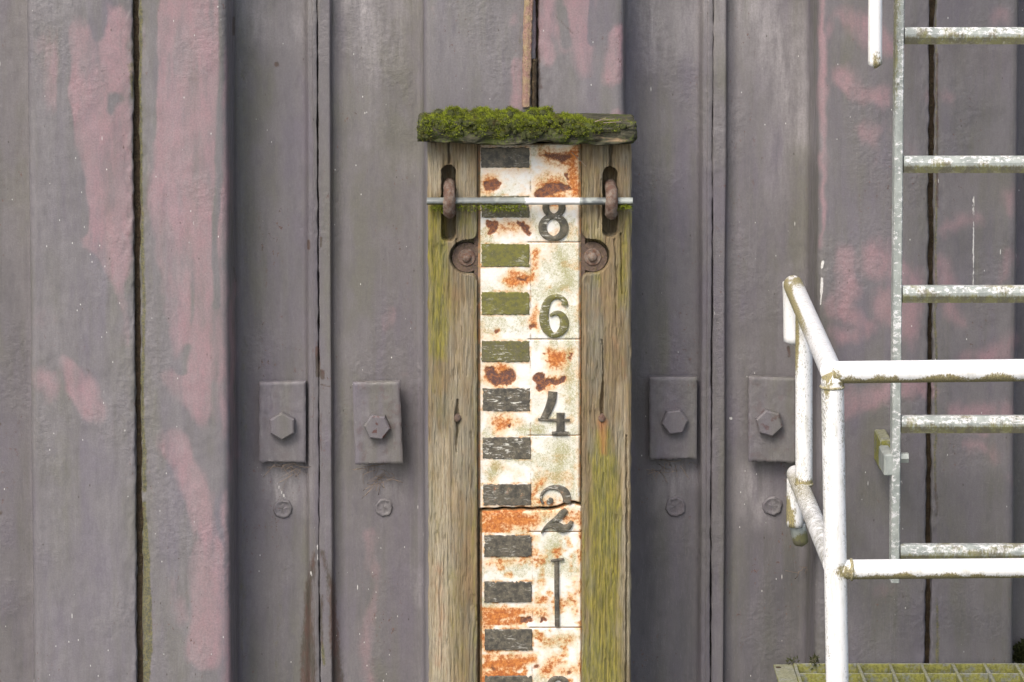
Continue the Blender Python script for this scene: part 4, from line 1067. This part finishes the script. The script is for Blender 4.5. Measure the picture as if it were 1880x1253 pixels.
# dry stems caught on the moss
for a, b in (((1098, 222, -.17), (1128, 219, -.16)), ((1108, 226, -.175), (1140, 224, -.165)), ((1092, 224, -.17), (1112, 217, -.17)), ((1050, 280, -.125), (1076, 306, -.125))):
    g = Geo(); g.cyl(P3(*a), P3(*b), .0009, .0006, 5); g.build("dry_stem", STRAW, capb)

# flat retaining bar across the face, held by two rusty hooks
def bar_fn(U, V, X, Z):
    A = np.zeros((len(U), 4))
    A[:, 1] = .12 + .85 * sstep(950, 975, U) * sstep(1070, 1060, U) + .15 * sstep(1125, 1150, U); A[:, 2] = .9 * (sstep(960, 900, U) * .75 + sstep(1066, 1072, U) * sstep(1130, 1118, U)) * sstep(.25, .5, fbm(U / 12, V / 6, 3, 6)); A[:, 0] = .85 * sstep(370, 377, V + (fbm(U / 8, V / 8, 3, 4) - .5) * 8) * sstep(1010, 940, U) + .8 * sstep(372, 377, V) * sstep(1110, 1130, U) + .5 * sstep(1060, 1075, U) * .3
    return (fbm(U / 14, V / 6, 3, 2) - .5) * .0016 + .0075 * (np.abs(V - 371) / 6.5) ** 2.5, {"grow": A}
rb = hfield("retaining_bar", 784, 1161, 364.5, 377.5, -.142, .012, .0013, bar_fn, GALV, gauge)
V, f = [], []
pu_ = []
for i in range(900):
    u = random.choice([random.uniform(790, 820), random.uniform(840, 900), random.uniform(885, 965), random.uniform(900, 950), random.uniform(1135, 1158)])
    pu_.append(P3(u, 377 + random.random() ** 2 * (10 if u < 1000 else 5), -.141 + random.uniform(0, .02)))
pu_ = np.array(pu_); nn = np.tile([0, -.5, -.5], (len(pu_), 1))
V, f = blades(pu_, nn, 1500, .002, .006, .0007)
o = mk("moss", V, f, MOSS, rb, smooth=False); o["kind"] = "stuff"
for hx, hy in ((825, 368), (1122, 370)):
    cx, _, cz = P3(hx, hy, -.13)
    pts = [(cx, -.128 + .045, cz + .028)] + [(cx + .001 * sin(a * 3), -.128 - .024 * cos(a), cz + .026 * sin(a)) for a in np.linspace(pi / 2, -pi / 2, 14)] + [(cx, -.128 + .045, cz - .026)]
    tube("hook", pts, .0118, RUST, gauge, n=24, step=.0025, lumps=.42)
for nx, ny in ((840, 768), (1105, 768)):
    x, _, z = P3(nx, ny, YT); g = Geo(); g.cyl((x, YT + .008, z), (x, YT - .003, z), .0085, .0075, 9, dome=.003); smooth_angle(g.build("nail", RUST if nx > 1000 else CASTEDGE, gauge), 40)

# rust-flaked bar in the joint above the gauge
bx, _, bz = P3(970, 200, -.01)
bt = thing("rusty_bar", (bx, -.012, bz), "narrow rust-flaked steel bar hanging in the joint above the mossy cap", "steel bar")
def strip(name, rows, Y, th, mat):
    V = []; 
    for (u0, u1, v) in rows:
        x0, z = at(u0, v, Y); x1, _ = at(u1, v, Y)
        for x, y in ((x0, Y + th), (x0, Y + .004), (x0 + .002, Y), ((x0 + x1) / 2, Y - .002), (x1 - .002, Y), (x1, Y + .004), (x1, Y + th)): V.append((float(x), y, float(z)))
    n = len(rows); k = 7; f = []
    V = np.array(V)
    for i in range(n - 1):
        for j in range(k - 1): f.append((i * k + j, (i + 1) * k + j, (i + 1) * k + j + 1, i * k + j + 1))
    f.append(tuple(range(k))); f.append(tuple((n - 1) * k + j for j in range(k))[::-1])
    return mk(name, V, f, mat, bt, smooth=False)
vsr = np.linspace(-420, 197, 120)
strip("flat_bar", [(962 - (v + 0) / 197 * 4 + (vn(np.array([v / 9.]), np.array([1.]))[0] - .5) * 2, 979 - max(0, v) / 197 * 6 + (vn(np.array([v / 7.]), np.array([5.]))[0] - .5) * 2, v) for v in vsr], -.016, .014, BARRUST)
strip("wedge", [(977 - 2 * abs(sin(v / 9)), 987 - (v - 108) / 97 * 1.0 - abs(sin(v / 6)), v) for v in np.linspace(109, 208, 40)], -.009, .012, DARKIRON)

# ------------------------------------------------------------------ ladder
YL = -.20
def stile_attr(V, Nn, U, Vp):
    A = np.zeros((len(V), 4)); A[:, 1] = .50 + .4 * (fbm(U / 15, Vp / 60, 3, 3) - .5); A[:, 0] = .25 + .5 * sstep(-.2, -.8, Nn[:, 0]) * sstep(300, 100, Vp); return A
lx, _, lz = P3(1643, 1070, YL)
ladder = thing("ladder", (lx + .2, YL, lz), "galvanised steel ladder with square mossy rungs bolted to the wall", "ladder")
def bar_mesh(name, rows, prof, mat, parent, attr):
    """prism of a profile [(dx,dy)] carried through centre points rows"""
    V = []; k = len(prof)
    for c in rows:
        for dx, dy in prof: V.append((c[0] + dx, c[1] + dy, c[2]))
    V = np.array(V); n = len(rows); f = []
    for i in range(n - 1):
        for j in range(k): m = (j + 1) % k; f.append((i * k + j, i * k + m, (i + 1) * k + m, (i + 1) * k + j))
    f.append(tuple(range(k))[::-1]); f.append(tuple((n - 1) * k + j for j in range(k)))
    U, Vp = proj(V[:, 0], V[:, 1], V[:, 2]); Nn = np.tile(np.array([(dx, dy, 0) for dx, dy in prof]) / .01, (n, 1))
    return mk(name, V, f, mat, parent, attrs={"grow": attr(V, Nn, U, Vp)}, smooth=False)
hw = .0088
sprof = [(-hw, .03), (-hw, -.0), (-hw + .002, -.003), (hw - .002, -.003), (hw, 0), (hw, .03)]
_, zl0 = at(1643, 1070, YL); _, zl1 = at(1652, -450, YL)
rows = [(float(at(1652.5 - 9 * v / 1070, v, YL)[0]), YL, float(at(1652, v, YL)[1])) for v in np.linspace(1070, -450, 190)]
bar_mesh("stile", rows, sprof, GALV, ladder, stile_attr)
rows2 = [(a + .40, b, c) for a, b, c in rows]
bar_mesh("stile", rows2, sprof, GALV, ladder, stile_attr)
rung_y = [67, 303, 541, 780, 1016]; prev = None
ux = [(0, -.0105, .012), (.0, -.0135, .004), (0, -.0135, -.002), (0, -.008, -.0135), (0, .012, -.0135), (0, .012, .013), (0, -.006, .0145)]
for v in [-170] + rung_y:
    u0 = 1652.5 - 9 * v / 1070 + 8
    x0, _, z0 = P3(u0, v, YL + .012); L = .40 - .017; n = 120; V = []
    for i in range(n):
        for _, dy, dz in ux: V.append((x0 + L * i / (n - 1), YL + .012 + dy * 1.15, z0 + .001 + dz * 1.22))
    k = len(ux); f = []
    for i in range(n - 1):
        for j in range(k): m = (j + 1) % k; f.append((i * k + j, i * k + m, (i + 1) * k + m, (i + 1) * k + j))
    f.append(tuple(range(k))[::-1]); f.append(tuple((n - 1) * k + j for j in range(k)))
    V = np.array(V); U, Vp = proj(V[:, 0], V[:, 1], V[:, 2])
    j = np.tile(np.arange(k), n); A = np.zeros((len(V), 4))
    w = fbm(U / 22, Vp / 8 + v, 3, 9)
    A[:, 0] = np.where((j == 3) | (j == 4), .95, np.where((j == 2), .72, .25 + .55 * (w - .40) * 2.6)); A[:, 1] = np.where(j == 2, .2, .58 + .6 * (w - .5))
    mk("rung", V, f, GALV, ladder, attrs={"grow": A}, smooth=False)
# wall bracket
g = Geo(); c = P3(1621, 826, -.05); g.box((c[0], -.05, c[2]), (.024, .10, .064), .003); o = g.build("bracket_foot", GRATE, ladder)
g = Geo(); a = P3(1627.5, 846, -.16); g.box((a[0], -.16, a[2]), (.021, .085, .044), .003); o = g.build("bracket", GALV, ladder, attrs=None)
g = Geo(); c = P3(1653, 841, YL + .01); g.cyl((c[0] - .022, YL + .012, c[2]), (c[0] + .016, YL + .012, c[2]), .0105, None, 6); g.build("bolt", GALV, ladder)

# white tube end hanging from above
def stub_al(V, Nn, U, Vp):
    A = np.zeros((len(V), 4)); A[:, 0] = .85 * sstep(60, 122, Vp + (U - 1607) * -1.2) * sstep(1597, 1606, U) ; A[:, 1] = .35 * sstep(30, 120, Vp); return A
YS = -.34
p0 = P3(1606.5, 126, YS); p1 = P3(1608, -420, YS)
st = thing("grab_rail", p0, "white painted tube end hanging down into view beside the ladder top", "grab rail")
tube("tube", [p0, p1, (p1[0], YS + .14, p1[2] + .12), (p1[0], -.002, p1[2] + .12)], .0138, WHITE, st, stub_al, round0=.009, bend=.1)

# ------------------------------------------------------------------ white guard rail
YN, YR = -.82, -.06
R1 = .0205
def algae_rail(V, Nn, U, Vp):
    A = np.zeros((len(V), 4)); w = fbm(U / 26, Vp / 26, 3, 5)
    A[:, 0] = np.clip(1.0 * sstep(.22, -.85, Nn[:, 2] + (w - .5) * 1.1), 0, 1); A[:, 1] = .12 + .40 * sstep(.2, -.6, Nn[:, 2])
    A[:, 0] = np.maximum(A[:, 0], .85 * np.clip(1 - np.hypot(U - 1530, Vp - 695) / 34, 0, 1) * 1.3); A[:, 0] = np.maximum(A[:, 0], .8 * np.clip(1 - np.hypot(U - 1556, Vp - 1050) / 26, 0, 1) * 1.3)
    return A
def algae_back(V, Nn, U, Vp):
    A = np.zeros((len(V), 4)); w = fbm(U / 14, Vp / 14, 3, 5)
    lf = sstep(-.45, -.9, Nn[:, 0]) * sstep(690, 560, Vp)
    lo = sstep(840, 880, Vp) * sstep(980, 900, Vp) * .62
    A[:, 0] = np.clip(np.maximum(lf * .95, lo) + .9 * sstep(545, 512, Vp) * sstep(.3, .6, w) + .6 * sstep(-.3, -.8, Nn[:, 2]), 0, 1); A[:, 1] = .50 + .2 * sstep(880, 960, Vp); return A
def algae_post(V, Nn, U, Vp):
    A = np.zeros((len(V), 4)); w = fbm(U / 16, Vp / 60, 3, 8)
    A[:, 0] = np.clip(.72 * sstep(900, 700, Vp) * sstep(.1, -.9, Nn[:, 0]) * sstep(.35, .6, w) + .95 * sstep(745, 700, Vp) * sstep(.3, .55, fbm(U / 12, Vp / 12, 3, 9)) + .5 * sstep(.6, .95, Nn[:, 0]) * sstep(1000, 1060, Vp) * sstep(.4, .6, w), 0, 1)
    A[:, 0] = np.maximum(A[:, 0], 1.1 * np.clip(1 - np.hypot(U - 1548, Vp - 1050) / 26, 0, 1))
    A[:, 1] = .30 + .26 * sstep(.3, .9, np.abs(Nn[:, 0])) + .14 * sstep(1000, 700, Vp); return A
def algae_post2(V, Nn, U, Vp):
    A = np.zeros((len(V), 4)); w = fbm(U / 12, Vp / 60, 3, 8)
    A[:, 0] = np.clip(.9 * sstep(-.3, -.9, Nn[:, 0]) * sstep(720, 600, Vp) + .45 * sstep(.5, .9, np.abs(Nn[:, 0])) * sstep(.45, .6, w) + .95 * sstep(872, 890, Vp), 0, 1); A[:, 1] = .50; return A
def algae_stub(V, Nn, U, Vp):
    A = np.zeros((len(V), 4)); w = fbm(U / 14, Vp / 40, 3, 18)
    A[:, 0] = np.clip(.75 * sstep(860, 880, Vp) * sstep(.3, -.6, Nn[:, 0]) * sstep(.35, .55, w) + .3 * sstep(610, 635, Vp), 0, 1); A[:, 1] = .42 + .2 * (Vp > 800); return A

corner_top = np.array(P3(1528, 684, YN)); post_bot = np.array(P3(1539, 1330, YN))
rail = thing("guard_rail", tuple(post_bot), "white tubular guard rail with algae stained joints round the platform", "guard rail")
tube("post", [tuple(post_bot - np.array([0, 0, .02])), tuple(corner_top)], R1, WHITE, rail, algae_post, round1=.012)
# rails along the front
xr = 1.75
tube("top_rail", [tuple(corner_top), (xr, YN, corner_top[2] + .004 + (xr - corner_top[0]) * .008)], R1 - .0006, WHITE, rail, algae_rail)
mid = np.array(P3(1541, 1046, YN))
tube("middle_rail", [tuple(mid), (xr, YN + .001, mid[2] + (xr - mid[0]) * .008)], R1 - .003, WHITE, rail, algae_rail)
# weld collars
def torus(name, c, r, w, axis, parent):
    pts = []; e = np.eye(3)[axis]; o1 = np.eye(3)[(axis + 1) % 3]; o2 = np.eye(3)[(axis + 2) % 3]
    pts = [tuple(np.array(c) + r * (cos(a) * o1 + sin(a) * o2)) for a in np.linspace(0, 2 * pi, 37)]
    return tube(name, pts, w, WHITE, parent, lambda V, Nn, U, Vp: np.tile([.75, .4, 0, 0], (len(V), 1)), n=8, step=.004)
torus("weld_bead", corner_top - np.array([0, 0, .026]), R1 - .0005, .0028, 2, rail)
torus("weld_bead", mid + np.array([R1 + .001, 0, 0]), R1 - .003, .003, 0, rail)
# side rails towards the wall, each turned down at its end
ft = np.array(P3(1455, 521, YR)); fb = np.array(P3(1458, 622, YR + .0)); 
tube("side_rail", [tuple(corner_top + np.array([-.001, 0.004, 0])), tuple(ft)], R1 - .0004, WHITE, rail, algae_back, round1=.012)
s0 = np.array(P3(1455, 518, YR + .005)); s1 = np.array(P3(1457, 634, YR + .005))
tube("rail_end", [tuple(s0), tuple(s1)], .0205, WHITE, rail, algae_stub, round1=.006)
m0 = np.array(P3(1530, 1040, YN)); m1 = np.array(P3(1459, 868, YR))
tube("side_rail", [tuple(m0), tuple(m1)], R1 - .0025, WHITE, rail, algae_back, round1=.012)
s2 = np.array(P3(1460, 880, YR + .005)); s3 = np.array(P3(1459, 966, YR + .005))
tube("rail_end", [tuple(s2), tuple(s3)], .0175, WHITE, rail, algae_stub)
s4 = np.array(P3(1464, 964, YR + .012)); s5 = np.array(P3(1472, 1003, YR + .03))
tube("pipe_spigot", [tuple(s4), tuple(s5)], .0165, GALV, rail, lambda V, Nn, U, Vp: np.stack([.95 * sstep(972, 992, Vp + (U - 1464) * .5), .5 * sstep(985, 965, Vp), U * 0, U * 0], 1), round1=.016)
# intermediate post between the two side rails
tpar = .30
q0 = corner_top + (ft - corner_top) * .78; q1 = m0 + (m1 - m0) * .80
q0 = np.array(P3(1476, 575, float(q0[1]))); q1 = np.array(P3(1476, 892, float(q0[1])))
tube("post", [tuple(q1), tuple(q0)], .0172, WHITE, rail, algae_post2)
torus("weld_bead", q1 + np.array([0, 0, .004]), .0165, .0025, 2, rail)

# ------------------------------------------------------------------ grating platform
YA, YB = -.035, -.90
gx0, _, gz0 = P3(1420, 1219, YA)
gr = thing("grating_platform", (gx0 + .3, -.45, gz0 - .03), "moss covered open steel grating platform under the ladder", "grating")
g = Geo(); w = .040
g.box((gx0 + w / 2, (YA + YB) / 2, gz0 - .004), (w, YA - YB, .006), .001); g.box((gx0 + w - .003, (YA + YB) / 2, gz0 - .025), (.006, YA - YB, .034), .001)
g.build("side_plate", GRATE, gr)
g = Geo(); hx, _, hz = P3(1429, 1224.5, YA - .02); g.cyl((hx, YA - .022, gz0 - .0015), (hx, YA - .022, gz0 - .0004), .006, .006, 12); g.build("hole_shade_disc", DARKIRON, gr)  # thin dark disc laid on the plate, its colour standing in for a shaded hole
# bearing bars (towards the viewer) and cross bars
def dupbar(src, dx, dy):
    c = src.copy(); col.objects.link(c); c.parent = gr; c.location = (src.location[0] + dx, src.location[1] + dy, src.location[2]); return c
g = Geo(); xb = gx0 + w + .004; g.box((xb, (YA + YB) / 2, gz0 - .013), (.0070, YA - YB, .03), .001); b0 = g.build("bearing_bar", GRATE, gr)
pitch = .0655
for i in range(1, 10): dupbar(b0, i * pitch, 0)
g = Geo(); xw = .62; g.box((gx0 + w + xw / 2 + .002, YA - .002, gz0 - .0145), (xw, .0045, .031), .0008); c0 = g.build("cross_bar", GRATE, gr)
for i in range(1, 13): dupbar(c0, 0, -i * pitch * 1.02)
for i in range(2):
    g = Geo(); g.box((gx0 + .33, (-.12, -.86)[i], gz0 - .065), (.64, .05, .06), .004); g.build("support_beam", GALV, gr)
# moss tufts beside the platform
def moss_tuft(label, spots, n, rad, Y):
    pts = []; nn = []
    for px, py, r in spots:
        for _ in range(60):
            a = rng.normal(0, 1, 3); a /= np.linalg.norm(a); p = np.array(P3(px, py, Y)) + a * r * np.array([1, .6, 1]); pts.append(p); nn.append(a + np.array([0, -.3, .5]))
    V, f = blades(np.array(pts), np.array(nn), n, .004, .009, .0012)
    o = mk("moss_tuft", V, f, MOSSD, smooth=False); tag(o, label, "moss", "moss tufts at the platform"); return o
moss_tuft("dark green moss clump in the trough at the far end of the grating", [(1872, 1196, .012), (1880, 1206, .016), (1874, 1210, .012), (1888, 1192, .02), (1895, 1205, .02)], 3000, .01, DEP - .03)
moss_tuft("small moss tuft on the back corner of the grating nearest the gauge", [(1452, 1217, .006), (1460, 1216, .007), (1494, 1212, .006), (1495, 1217, .008)], 140, .01, YA)
